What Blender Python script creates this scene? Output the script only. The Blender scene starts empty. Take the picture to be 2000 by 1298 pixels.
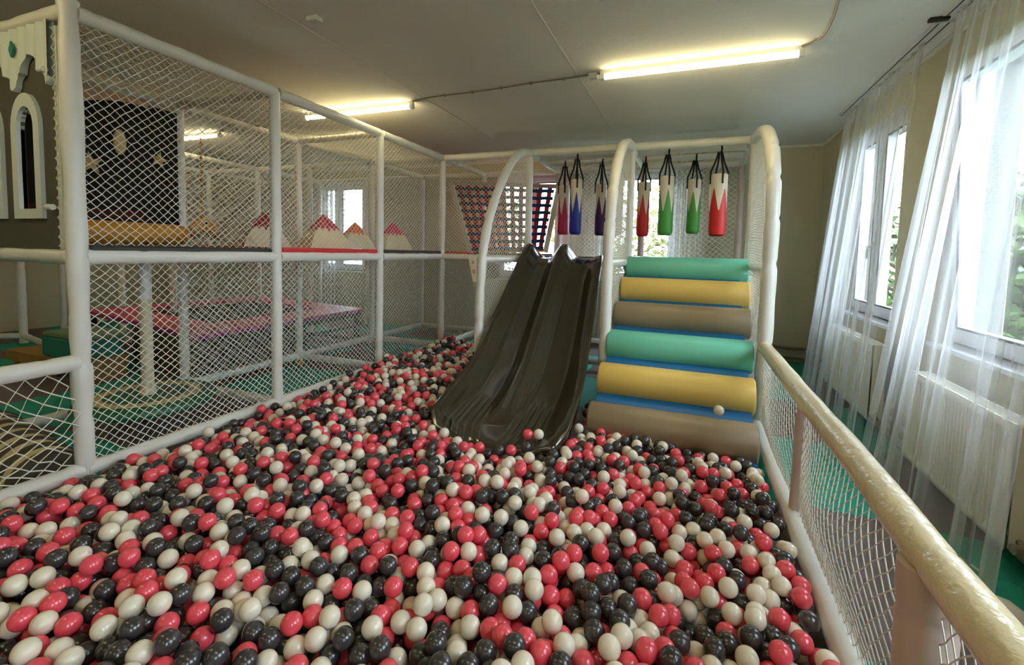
import bpy, math, random
import numpy as np
from mathutils import Vector, Matrix
from math import sin, cos, pi, radians, sqrt, hypot, atan2

random.seed(7)
rng = np.random.default_rng(11)
SC = bpy.context.scene
COL = SC.collection

# ------------------------------------------------------------------ camera
CAM = Vector((0.0, 0.0, 1.4))
yaw, pitch, roll = radians(21.44), radians(-3.754), radians(1.362)
fwd = Vector((-sin(yaw) * cos(pitch), cos(yaw) * cos(pitch), sin(pitch)))
rgt = Vector((cos(yaw), sin(yaw), 0))
upv = rgt.cross(fwd)
R2 = rgt * cos(roll) + upv * sin(roll)
U2 = -rgt * sin(roll) + upv * cos(roll)
cam_d = bpy.data.cameras.new('camera')
cam = bpy.data.objects.new('camera', cam_d)
COL.objects.link(cam)
cam_d.sensor_fit = 'HORIZONTAL'
cam_d.sensor_width = 36.0
cam_d.lens = 890.0 / 2000.0 * 36.0
cam_d.shift_y = -99.0 / 2000.0
cam_d.clip_start = 0.03
mw = Matrix((R2, U2, -fwd)).transposed().to_4x4()
mw.translation = CAM
cam.matrix_world = mw
SC.camera = cam

# ------------------------------------------------------------------ world, exposure
SC.view_settings.view_transform = 'Standard'
SC.view_settings.look = 'None'
SC.view_settings.exposure = 0.55
SC.view_settings.gamma = 1.0
SC.view_settings.use_curve_mapping = False
SC.cycles.use_denoising = True
SC.cycles.use_light_tree = False
SC.cycles.caustics_reflective = False
SC.cycles.caustics_refractive = False
SC.cycles.max_bounces = 7
SC.cycles.diffuse_bounces = 3
SC.cycles.use_adaptive_sampling = True
SC.cycles.adaptive_threshold = 0.04
SC.cycles.transparent_max_bounces = 16
SC.cycles.sample_clamp_indirect = 8.0
world = bpy.data.worlds.new('overcast_sky')
SC.world = world
world.use_nodes = True
bg = world.node_tree.nodes['Background']
bg.inputs[0].default_value = (0.82, 0.91, 1.0, 1)
SKY = 11.0
bg.inputs[1].default_value = SKY
TUBE_STRENGTH = 18.5

# ------------------------------------------------------------------ materials
def lin(c):
    return tuple(((v / 255) / 12.92 if v / 255 <= 0.04045 else ((v / 255 + 0.055) / 1.055) ** 2.4) for v in c)

def mat(name, rgb, rough=0.6, bump=0.0, bscale=40.0, var=0.0, vscale=6.0, spec=0.5, metal=0.0, coat=0.0, sss=0.0):
    m = bpy.data.materials.new(name)
    m.use_nodes = True
    nt = m.node_tree
    b = nt.nodes['Principled BSDF']
    c = lin(rgb) + (1,)
    b.inputs['Base Color'].default_value = c
    b.inputs['Roughness'].default_value = rough
    b.inputs['Metallic'].default_value = metal
    b.inputs['Specular IOR Level'].default_value = spec
    b.inputs['Coat Weight'].default_value = coat
    if var > 0 or bump > 0:
        tc = nt.nodes.new('ShaderNodeTexCoord')
    if var > 0:
        n = nt.nodes.new('ShaderNodeTexNoise')
        n.inputs['Scale'].default_value = vscale
        n.inputs['Detail'].default_value = 5
        nt.links.new(tc.outputs['Object'], n.inputs['Vector'])
        mp = nt.nodes.new('ShaderNodeMapRange')
        mp.inputs[1].default_value = 0.3
        mp.inputs[2].default_value = 0.7
        mp.inputs[3].default_value = 1 - var
        mp.inputs[4].default_value = 1 + var * 0.6
        nt.links.new(n.outputs['Fac'], mp.inputs[0])
        mx = nt.nodes.new('ShaderNodeMix')
        mx.data_type = 'RGBA'
        mx.blend_type = 'MULTIPLY'
        mx.inputs[0].default_value = 1
        mx.inputs[6].default_value = c
        nt.links.new(mp.outputs[0], mx.inputs[7])
        nt.links.new(mx.outputs[2], b.inputs['Base Color'])
    if bump > 0:
        n2 = nt.nodes.new('ShaderNodeTexNoise')
        n2.inputs['Scale'].default_value = bscale
        n2.inputs['Detail'].default_value = 3
        nt.links.new(tc.outputs['Object'], n2.inputs['Vector'])
        bp = nt.nodes.new('ShaderNodeBump')
        bp.inputs['Strength'].default_value = bump
        bp.inputs['Distance'].default_value = 0.01
        nt.links.new(n2.outputs['Fac'], bp.inputs['Height'])
        nt.links.new(bp.outputs[0], b.inputs['Normal'])
    return m

def emit_mat(name, rgb, strength):
    m = bpy.data.materials.new(name)
    m.use_nodes = True
    nt = m.node_tree
    nt.nodes.clear()
    e = nt.nodes.new('ShaderNodeEmission')
    e.inputs[0].default_value = lin(rgb) + (1,)
    e.inputs[1].default_value = strength
    o = nt.nodes.new('ShaderNodeOutputMaterial')
    nt.links.new(e.outputs[0], o.inputs[0])
    return m

def sheer_mat(name, rgb, cover):
    m = bpy.data.materials.new(name)
    m.use_nodes = True
    nt = m.node_tree
    nt.nodes.clear()
    o = nt.nodes.new('ShaderNodeOutputMaterial')
    t = nt.nodes.new('ShaderNodeBsdfTransparent')
    d = nt.nodes.new('ShaderNodeBsdfDiffuse')
    tr = nt.nodes.new('ShaderNodeBsdfTranslucent')
    for x in (d, tr):
        x.inputs[0].default_value = lin(rgb) + (1,)
    mx = nt.nodes.new('ShaderNodeMixShader')
    mx.inputs[0].default_value = 0.55
    nt.links.new(d.outputs[0], mx.inputs[1])
    nt.links.new(tr.outputs[0], mx.inputs[2])
    m2 = nt.nodes.new('ShaderNodeMixShader')
    lw = nt.nodes.new('ShaderNodeLayerWeight')
    lw.inputs[0].default_value = 0.35
    mp = nt.nodes.new('ShaderNodeMapRange')
    mp.inputs[3].default_value = cover
    mp.inputs[4].default_value = min(1, cover * 2.6)
    nt.links.new(lw.outputs['Facing'], mp.inputs[0])
    nt.links.new(mp.outputs[0], m2.inputs[0])
    nt.links.new(t.outputs[0], m2.inputs[1])
    nt.links.new(mx.outputs[0], m2.inputs[2])
    nt.links.new(m2.outputs[0], o.inputs[0])
    return m

def glass_mat(name):
    m = bpy.data.materials.new(name)
    m.use_nodes = True
    nt = m.node_tree
    nt.nodes.clear()
    o = nt.nodes.new('ShaderNodeOutputMaterial')
    t = nt.nodes.new('ShaderNodeBsdfTransparent')
    t.inputs[0].default_value = (0.93, 0.96, 0.97, 1)
    g = nt.nodes.new('ShaderNodeBsdfGlossy')
    g.inputs['Roughness'].default_value = 0.02
    lw = nt.nodes.new('ShaderNodeLayerWeight')
    lw.inputs[0].default_value = 0.5
    pw = nt.nodes.new('ShaderNodeMath'); pw.operation = 'POWER'; pw.inputs[1].default_value = 5.0
    ma = nt.nodes.new('ShaderNodeMath'); ma.operation = 'MULTIPLY_ADD'; ma.inputs[1].default_value = 0.9; ma.inputs[2].default_value = 0.04
    nt.links.new(lw.outputs['Facing'], pw.inputs[0]); nt.links.new(pw.outputs[0], ma.inputs[0])
    mx = nt.nodes.new('ShaderNodeMixShader')
    nt.links.new(ma.outputs[0], mx.inputs[0])
    nt.links.new(t.outputs[0], mx.inputs[1])
    nt.links.new(g.outputs[0], mx.inputs[2])
    nt.links.new(mx.outputs[0], o.inputs[0])
    return m

M = {}
M['ceiling'] = mat('ceiling_paint', (238, 235, 228), 0.9, bump=0.15, bscale=30, var=0.05, vscale=0.9)
M['wall'] = mat('wall_paint_beige', (202, 194, 162), 0.85, bump=0.25, bscale=90, var=0.06, vscale=1.5)
M['wall_white'] = mat('reveal_plaster_white', (226, 222, 210), 0.85, bump=0.2, bscale=70)
M['facade'] = mat('outer_render', (120, 118, 112), 0.9, bump=0.2, bscale=50)
M['teal'] = mat('foam_mat_teal', (36, 164, 142), 0.75, bump=0.35, bscale=260, var=0.10, vscale=3)
M['grey_mat'] = mat('foam_mat_grey', (118, 106, 104), 0.8, bump=0.35, bscale=260, var=0.08, vscale=3)
M['subfloor'] = mat('subfloor_dark', (70, 62, 58), 0.9)
M['pad'] = mat('padded_vinyl_white', (228, 225, 216), 0.34, bump=0.35, bscale=14, var=0.05, vscale=5)
M['pad_pink'] = mat('padded_vinyl_pinkish', (205, 184, 172), 0.45, bump=0.4, bscale=12, var=0.06, vscale=4)
M['net'] = mat('net_cord_white', (232, 228, 214), 0.8)
M['slide'] = mat('slide_plastic_dark_olive', (54, 48, 34), 0.12, spec=1.0, bump=0.0, bscale=60, var=0.05, vscale=4)
M['ball_pink'] = mat('ball_plastic_pink', (241, 84, 100), 0.2, spec=.8)
M['ball_white'] = mat('ball_plastic_cream', (238, 228, 208), 0.2, spec=.8)
M['ball_black'] = mat('ball_plastic_charcoal', (60, 58, 60), 0.2, spec=.8)
M['roll_green'] = mat('roller_vinyl_green', (110, 196, 168), 0.32, bump=0.12, bscale=10, var=0.04, vscale=3)
M['roll_yellow'] = mat('roller_vinyl_yellow', (230, 194, 104), 0.34, bump=0.12, bscale=10, var=0.05, vscale=3)
M['roll_brown'] = mat('roller_vinyl_brown', (150, 130, 102), 0.34, bump=0.12, bscale=10, var=0.06, vscale=3)
M['blue'] = mat('ramp_vinyl_blue', (24, 104, 158), 0.45, bump=0.1)
M['red'] = mat('vinyl_red', (206, 38, 44), 0.5)
M['charcoal'] = mat('vinyl_charcoal', (52, 48, 46), 0.6)
M['black'] = mat('fabric_black', (14, 14, 16), 0.95)
M['strap'] = mat('strap_black', (18, 17, 18), 0.7)
M['cream'] = mat('vinyl_cream', (222, 208, 176), 0.55, var=0.05)
M['castle'] = mat('castle_board_olive_grey', (84, 80, 68), 0.8, bump=0.2, bscale=80, var=0.08)
M['castle_white'] = mat('castle_cloth_white', (208, 214, 206), 0.75, bump=0.35, bscale=16)
M['orange'] = mat('bolster_ochre', (206, 140, 34), 0.5, bump=0.15, bscale=12)
M['gold'] = mat('star_gold', (206, 180, 122), 0.5, bump=0.2)
M['peach'] = mat('arch_peach', (206, 160, 120), 0.7)
M['navy'] = mat('backdrop_navy', (18, 20, 40), 0.9)
M['maroon'] = mat('backdrop_maroon', (70, 18, 22), 0.9)
M['pink_pad'] = mat('trampoline_pad_pink', (214, 84, 108), 0.5, bump=0.12, bscale=10)
M['magenta'] = mat('trampoline_pad_edge_magenta', (170, 44, 132), 0.5)
M['tramp_mat'] = mat('jump_mat_black', (16, 16, 17), 0.85)
M['mesh_grey'] = mat('skirt_mesh_grey', (50, 54, 58), 0.85)
M['skirt'] = mat('skirt_olive', (72, 70, 56), 0.85)
M['disc_green'] = mat('disc_vinyl_green', (30, 104, 78), 0.45, bump=0.1)
M['beige_ring'] = mat('disc_ring_beige', (206, 186, 130), 0.55)
M['rope'] = mat('rope_cream', (218, 208, 180), 0.8, bump=0.6, bscale=60)
M['dark_metal'] = mat('dark_metal', (50, 48, 46), 0.5, metal=0.3)
M['wood'] = mat('plywood_tan', (158, 120, 66), 0.7, var=0.15, vscale=9)
M['sage'] = mat('foam_sage', (120, 140, 112), 0.7)
M['tealblock'] = mat('foam_block_teal', (40, 128, 112), 0.6)
M['stripe_dark'] = mat('stripe_brown', (74, 66, 52), 0.7)
M['stripe_light'] = mat('stripe_cream', (214, 200, 152), 0.7)
M['webred'] = mat('webbing_red', (214, 36, 52), 0.8)
M['webblue'] = mat('webbing_blue', (24, 66, 120), 0.8)
M['plastic_white'] = mat('plastic_white', (226, 226, 222), 0.4)
M['pvc'] = mat('window_pvc_white', (232, 234, 238), 0.35)
M['gasket'] = mat('gasket_dark', (60, 62, 66), 0.6)
M['glass'] = glass_mat('window_glass')
M['radiator'] = mat('radiator_enamel_white', (226, 222, 208), 0.38)
M['pipe'] = mat('pipe_old_paint', (148, 136, 116), 0.5, var=0.3, vscale=9)
M['sheer'] = sheer_mat('sheer_curtain_white', (240, 242, 248), 0.19)
M['cable'] = mat('cable_grey', (150, 142, 126), 0.6)
M['seam'] = mat('ceiling_seam_white', (226, 222, 212), 0.8)
M['track_dark'] = mat('track_slot_dark', (60, 54, 46), 0.7)
M['tube'] = emit_mat('tube_light_warm', (255, 238, 178), TUBE_STRENGTH)
M['leaf1'] = mat('leaf_green', (74, 96, 44), 0.6, var=0.4, vscale=3)
M['leaf2'] = mat('leaf_yellow_green', (112, 116, 56), 0.6, var=0.3, vscale=3)
M['bark'] = mat('bark', (92, 78, 62), 0.9, bump=0.5)
M['grass'] = mat('lawn', (72, 88, 52), 0.95, var=0.3, vscale=2)
M['house'] = mat('house_render', (214, 200, 186), 0.9)
M['house_roof'] = mat('roof_red', (176, 88, 66), 0.9)

# ------------------------------------------------------------------ helpers
def link(o, parent=None):
    COL.objects.link(o)
    if parent is not None:
        o.parent = parent
        o.matrix_parent_inverse = Matrix.Translation(-parent.location) if parent.type == 'EMPTY' else Matrix.Identity(4)
    return o

def mesh_obj(name, verts, faces, material, parent=None, smooth=False, mats=None, fm=None):
    me = bpy.data.meshes.new(name)
    me.from_pydata([tuple(v) for v in verts], [], faces)
    if mats:
        for m_ in mats:
            me.materials.append(m_)
        me.polygons.foreach_set('material_index', fm)
    else:
        me.materials.append(material)
    if smooth:
        me.polygons.foreach_set('use_smooth', [True] * len(me.polygons))
    me.update()
    return link(bpy.data.objects.new(name, me), parent)

def tag(o, label, category, group=None, kind=None):
    if label: o['label'] = label
    if category: o['category'] = category
    if group: o['group'] = group
    if kind: o['kind'] = kind
    return o

def thing(name, loc, label, category, group=None, kind=None):
    o = bpy.data.objects.new(name, None)
    o.empty_display_size = 0.1
    o.location = loc
    COL.objects.link(o)
    return tag(o, label, category, group, kind)

class MB:
    def __init__(s):
        s.v = []; s.f = []
    def box(s, x0, x1, y0, y1, z0, z1):
        b = len(s.v)
        s.v += [(x0, y0, z0), (x1, y0, z0), (x1, y1, z0), (x0, y1, z0), (x0, y0, z1), (x1, y0, z1), (x1, y1, z1), (x0, y1, z1)]
        s.f += [tuple(b + i for i in q) for q in ((0, 3, 2, 1), (4, 5, 6, 7), (0, 1, 5, 4), (1, 2, 6, 5), (2, 3, 7, 6), (3, 0, 4, 7))]
        return s
    def rbox(s, x0, x1, y0, y1, z0, z1, r):
        # box with chamfered edges
        b = len(s.v)
        cx, cy, cz = (x0 + x1) / 2, (y0 + y1) / 2, (z0 + z1) / 2
        hx, hy, hz = (x1 - x0) / 2, (y1 - y0) / 2, (z1 - z0) / 2
        idx = {}
        for sx in (-1, 1):
            for sy in (-1, 1):
                for sz in (-1, 1):
                    for ax in range(3):
                        h = [hx - r, hy - r, hz - r]
                        h[ax] += r
                        idx[(sx, sy, sz, ax)] = len(s.v)
                        s.v.append((cx + sx * h[0], cy + sy * h[1], cz + sz * h[2]))
        g = lambda *k: idx[k]
        for sg in (-1, 1):
            s.f += [(g(sg, -1, -1, 0), g(sg, 1, -1, 0), g(sg, 1, 1, 0), g(sg, -1, 1, 0))[::sg],
                    (g(-1, sg, -1, 1), g(1, sg, -1, 1), g(1, sg, 1, 1), g(-1, sg, 1, 1))[::-sg],
                    (g(-1, -1, sg, 2), g(1, -1, sg, 2), g(1, 1, sg, 2), g(-1, 1, sg, 2))[::sg]]
        for a in (-1, 1):
            for c in (-1, 1):
                s.f += [(g(a, c, -1, 0), g(a, c, 1, 0), g(a, c, 1, 1), g(a, c, -1, 1)),
                        (g(a, -1, c, 0), g(a, 1, c, 0), g(a, 1, c, 2), g(a, -1, c, 2)),
                        (g(-1, a, c, 1), g(1, a, c, 1), g(1, a, c, 2), g(-1, a, c, 2))]
                for d in (-1, 1):
                    s.f.append((g(a, c, d, 0), g(a, c, d, 1), g(a, c, d, 2)))
        return s
    def tube(s, pts, rad, n=14, cap=True):
        pts = [Vector(p) for p in pts]
        rads = rad if isinstance(rad, (list, tuple)) else [rad] * len(pts)
        b0 = len(s.v)
        t0 = (pts[1] - pts[0]).normalized()
        ref = Vector((0, 0, 1)) if abs(t0.z) < 0.9 else Vector((1, 0, 0))
        a = t0.cross(ref).normalized()
        for i, p in enumerate(pts):
            if i == 0: t = pts[1] - pts[0]
            elif i == len(pts) - 1: t = pts[-1] - pts[-2]
            else: t = (pts[i + 1] - pts[i]).normalized() + (pts[i] - pts[i - 1]).normalized()
            t.normalize()
            a = (a - t * a.dot(t)).normalized()
            c = t.cross(a)
            for k in range(n):
                th = 2 * pi * k / n
                s.v.append(tuple(p + (a * cos(th) + c * sin(th)) * rads[i]))
        for i in range(len(pts) - 1):
            for k in range(n):
                k2 = (k + 1) % n
                s.f.append((b0 + i * n + k, b0 + i * n + k2, b0 + (i + 1) * n + k2, b0 + (i + 1) * n + k))
        if cap:
            s.f.append(tuple(b0 + k for k in range(n))[::-1])
            s.f.append(tuple(b0 + (len(pts) - 1) * n + k for k in range(n)))
        return s
    def lathe(s, cx, cy, prof, n=24):
        b0 = len(s.v)
        for r, z in prof:
            for k in range(n):
                th = 2 * pi * k / n
                s.v.append((cx + r * cos(th), cy + r * sin(th), z))
        for i in range(len(prof) - 1):
            for k in range(n):
                k2 = (k + 1) % n
                s.f.append((b0 + i * n + k, b0 + i * n + k2, b0 + (i + 1) * n + k2, b0 + (i + 1) * n + k))
        s.f.append(tuple(b0 + k for k in range(n))[::-1])
        s.f.append(tuple(b0 + (len(prof) - 1) * n + k for k in range(n)))
        return s
    def prism(s, poly, axis, a0, a1):
        # poly: 2D points in the two other axes
        b = len(s.v); n = len(poly)
        for a in (a0, a1):
            for p, q in poly:
                s.v.append({'x': (a, p, q), 'y': (p, a, q), 'z': (p, q, a)}[axis])
        s.f.append(tuple(b + i for i in range(n))[::-1])
        s.f.append(tuple(b + n + i for i in range(n)))
        for i in range(n):
            j = (i + 1) % n
            s.f.append((b + i, b + j, b + n + j, b + n + i))
        return s
    def ball(s, c, r, n=14, m=9, sc=(1, 1, 1)):
        b0 = len(s.v)
        for i in range(1, m):
            ph = pi * i / m
            for k in range(n):
                th = 2 * pi * k / n
                s.v.append((c[0] + r * sc[0] * sin(ph) * cos(th), c[1] + r * sc[1] * sin(ph) * sin(th), c[2] + r * sc[2] * cos(ph)))
        t = len(s.v); s.v.append((c[0], c[1], c[2] + r * sc[2]))
        u = len(s.v); s.v.append((c[0], c[1], c[2] - r * sc[2]))
        for i in range(m - 2):
            for k in range(n):
                k2 = (k + 1) % n
                s.f.append((b0 + i * n + k, b0 + (i + 1) * n + k, b0 + (i + 1) * n + k2, b0 + i * n + k2))
        for k in range(n):
            k2 = (k + 1) % n
            s.f.append((t, b0 + k, b0 + k2))
            s.f.append((u, b0 + (m - 2) * n + k2, b0 + (m - 2) * n + k))
        return s
    def build(s, name, material, parent=None, smooth=False, autosmooth=None):
        o = mesh_obj(name, s.v, s.f, material, parent, smooth)
        if autosmooth:
            o.data.polygons.foreach_set('use_smooth', [True] * len(o.data.polygons))
            o.data.set_sharp_from_angle(angle=radians(autosmooth))
        return o

def pad_tube(name, a, b, parent, r=0.043, m=None, seam=0.31, pinch=0.10, n=16, wob=0.03):
    """A straight foam sleeve: slightly lumpy, pinched where the tape joints sit."""
    a, b = Vector(a), Vector(b)
    L = (b - a).length
    ph = random.random() * seam
    ts = {0.0, L}
    k = ph
    while k < L:
        for d, in ((-0.03,), (-0.012,), (0.0,), (0.012,), (0.03,)):
            if 0 < k + d < L: ts.add(k + d)
        if 0 < k + seam / 2 < L: ts.add(k + seam / 2)
        k += seam * random.uniform(0.85, 1.15)
        ts.add(min(L, max(0, k)))
    ts = sorted(ts)
    # rebuild seam list from the sorted distances
    pts, rad = [], []
    seams = [ph + i * seam for i in range(int(L / seam) + 2)]
    for t in ts:
        dmin = min(abs(t - q) for q in seams)
        rr = r * (1 + wob * sin(t * 9 + ph * 20)) * (1 - (pinch if dmin < 0.013 else pinch * 0.35 if dmin < 0.035 else 0))
        pts.append(a.lerp(b, t / L)); rad.append(rr)
    return MB().tube(pts, rad, n).build(name, m or M['pad'], parent, autosmooth=50)

def bez(pts, n=10):
    """Catmull-Rom through the points"""
    P = [Vector(p) for p in pts]
    P = [P[0] * 2 - P[1]] + P + [P[-1] * 2 - P[-2]]
    out = []
    for i in range(1, len(P) - 2):
        for k in range(n):
            t = k / n
            p0, p1, p2, p3 = P[i - 1], P[i], P[i + 1], P[i + 2]
            out.append(0.5 * ((2 * p1) + (p2 - p0) * t + (2 * p0 - 5 * p1 + 4 * p2 - p3) * t * t + (3 * p1 - p0 - 3 * p2 + p3) * t ** 3))
    out.append(P[-2])
    return out

def pad_curve(name, pts, parent, r=0.045, m=None, n=16, seam=0.33):
    c = bez(pts, 14)
    rad = []; d = 0; last = 0.1
    for i, p in enumerate(c):
        if i: d += (p - c[i - 1]).length
        q = (d % seam)
        rad.append(r * (1 + .035 * sin(d * 17)) * (1 - (0.17 if q < 0.035 else 0)))
    return MB().tube(c, rad, n).build(name, m or M['pad'], parent, autosmooth=60)

def net(O, U, V, W, H, parent, cell=(0.055, 0.05), mask=None, sag=None, r=0.0023, jit=0.0035, name='net', m=None):
    """Diamond net as one connected mesh: every knot carries four points, every cord joins two knots."""
    O, U, V = Vector(O), Vector(U).normalized(), Vector(V).normalized()
    N = U.cross(V).normalized()
    nu = max(2, int(round(W / (cell[0] / 2)))); nv = max(2, int(round(H / (cell[1] / 2))))
    vs, fs, idx = [], [], {}
    rd = random.Random(int(abs(O.x * 991 + O.y * 577 + O.z * 131 + W * 71) * 100))
    p1, p2, p3 = rd.uniform(0, 6), rd.uniform(0, 6), rd.uniform(0, 6)
    for i in range(nu + 1):
        for j in range(nv + 1):
            if (i + j) % 2: continue
            u, v = W * i / nu, H * j / nv
            if mask and not mask(u, v): continue
            a, b = i / nu, j / nv
            e = (16 * a * (1 - a) * b * (1 - b)) ** 0.5
            du = e * 0.014 * sin(5 * b + p1 + 3 * a) + rd.uniform(-jit, jit) * (e > 0)
            dv = e * (0.016 * sin(4 * a + p2 + 2 * b) - 0.006) + rd.uniform(-jit, jit) * (e > 0)
            dn = e * 0.012 * sin(3 * a + 4 * b + p3)
            if sag:
                s3 = sag(a, b); du += s3[0]; dv += s3[1]; dn += s3[2]
            p = O + U * (u + du) + V * (v + dv) + N * dn
            idx[(i, j)] = len(vs)
            rr = r * 1.35
            vs += [p + N * r, p + V * rr, p - N * r, p - V * rr]
    for (i, j), k in idx.items():
        for dj in (1, -1):
            q = idx.get((i + 1, j + dj))
            if q is None: continue
            for s in range(4):
                s2 = (s + 1) % 4
                fs.append((k + s, k + s2, q + s2, q + s))
    o = mesh_obj(name, vs, fs, m or M['net'], parent)
    o['kind'] = 'stuff'
    return o

# ------------------------------------------------------------------ room shell
RX, BY, CZ, LX, FY = 1.54, 7.1, 2.904, -9.7, -3.6
WT = 0.34
floor = mesh_obj('floor', *(lambda b: (b.v, b.f))(MB().box(LX - .3, RX + .3, FY - .3, BY + .3, -0.2, -0.016)), M['subfloor'])
tag(floor, 'dark subfloor under the puzzle mats', 'floor', kind='structure')
TS, TX0, TY0 = 1.075, -0.02, 2.955
tile_me = {}
def mat_tile(i, j, key):
    k = key
    x0, y0 = TX0 + i * TS, TY0 + j * TS
    if k not in tile_me:
        b = MB().rbox(-TS / 2 + .0015, TS / 2 - .0015, -TS / 2 + .0015, TS / 2 - .0015, -0.016, 0.0, 0.004)
        o = b.build('floor_mat', M[k], floor)
        tile_me[k] = o.data
    else:
        o = link(bpy.data.objects.new('floor_mat', tile_me[k]), floor)
    o.location = (x0 + TS / 2, y0 + TS / 2, 0)
    return o
for i in range(-9, 2):
    for j in range(-3, 4):
        x0, y0 = TX0 + i * TS, TY0 + j * TS
        if x0 > RX + .1 or y0 > BY or x0 + TS < LX: continue
        mat_tile(i, j, 'teal' if (i + j) % 2 == 0 else 'grey_mat')

ceil = MB().box(LX - .3, RX + WT, FY - .3, BY + WT, CZ, CZ + 0.2).build('ceiling', M['ceiling'])
tag(ceil, 'pale grey painted ceiling', 'ceiling', kind='structure')

def wall_with_holes(name, axis, a0, a1, z0, z1, t0, t1, holes, label):
    """axis 'x': wall runs along x, thickness in y (t0 inner face, t1 outer); axis 'y': runs along y, thickness in x."""
    b = MB()
    cuts = sorted({a0, a1} | {h[0] for h in holes} | {h[1] for h in holes})
    def put(p, q, lo, hi):
        if hi - lo < 1e-4: return
        ta, tb = min(t0, t1), max(t0, t1)
        if axis == 'x': b.box(p, q, ta, tb, lo, hi)
        else: b.box(ta, tb, p, q, lo, hi)
    for p, q in zip(cuts, cuts[1:]):
        mid = (p + q) / 2
        h = [h for h in holes if h[0] < mid < h[1]]
        if h: put(p, q, z0, h[0][2]); put(p, q, h[0][3], z1)
        else: put(p, q, z0, z1)
    o = b.build(name, M['wall'])
    return tag(o, label, 'wall', kind='structure')

SILL, HEAD = 0.86, 2.66
right_holes = [(4.58, 5.86, SILL, HEAD), (2.58, 3.86, SILL, HEAD), (0.35, 1.63, SILL, HEAD), (-1.9, -0.62, SILL, HEAD)]
back_holes = [(-6.92, -5.8, 0.95, HEAD), (-3.1, -1.95, 0.95, HEAD), (-1.38, -0.2, 0.95, HEAD)]
wall_with_holes('wall_right', 'y', FY, BY, -.1, CZ, RX, RX + WT, right_holes, 'beige painted wall with the radiators and tulle curtains')
wall_with_holes('wall_back', 'x', LX, RX + WT, -.1, CZ, BY, BY + WT, back_holes, 'beige painted end wall behind the slide tower')
wall_with_holes('wall_left', 'y', FY, BY, -.1, CZ, LX, LX - .2, [], 'beige painted far wall behind the trampoline')
wall_with_holes('wall_front', 'x', LX - .2, RX + WT, -.1, CZ, FY, FY - .2, [], 'beige painted wall at the near end of the room')

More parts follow.
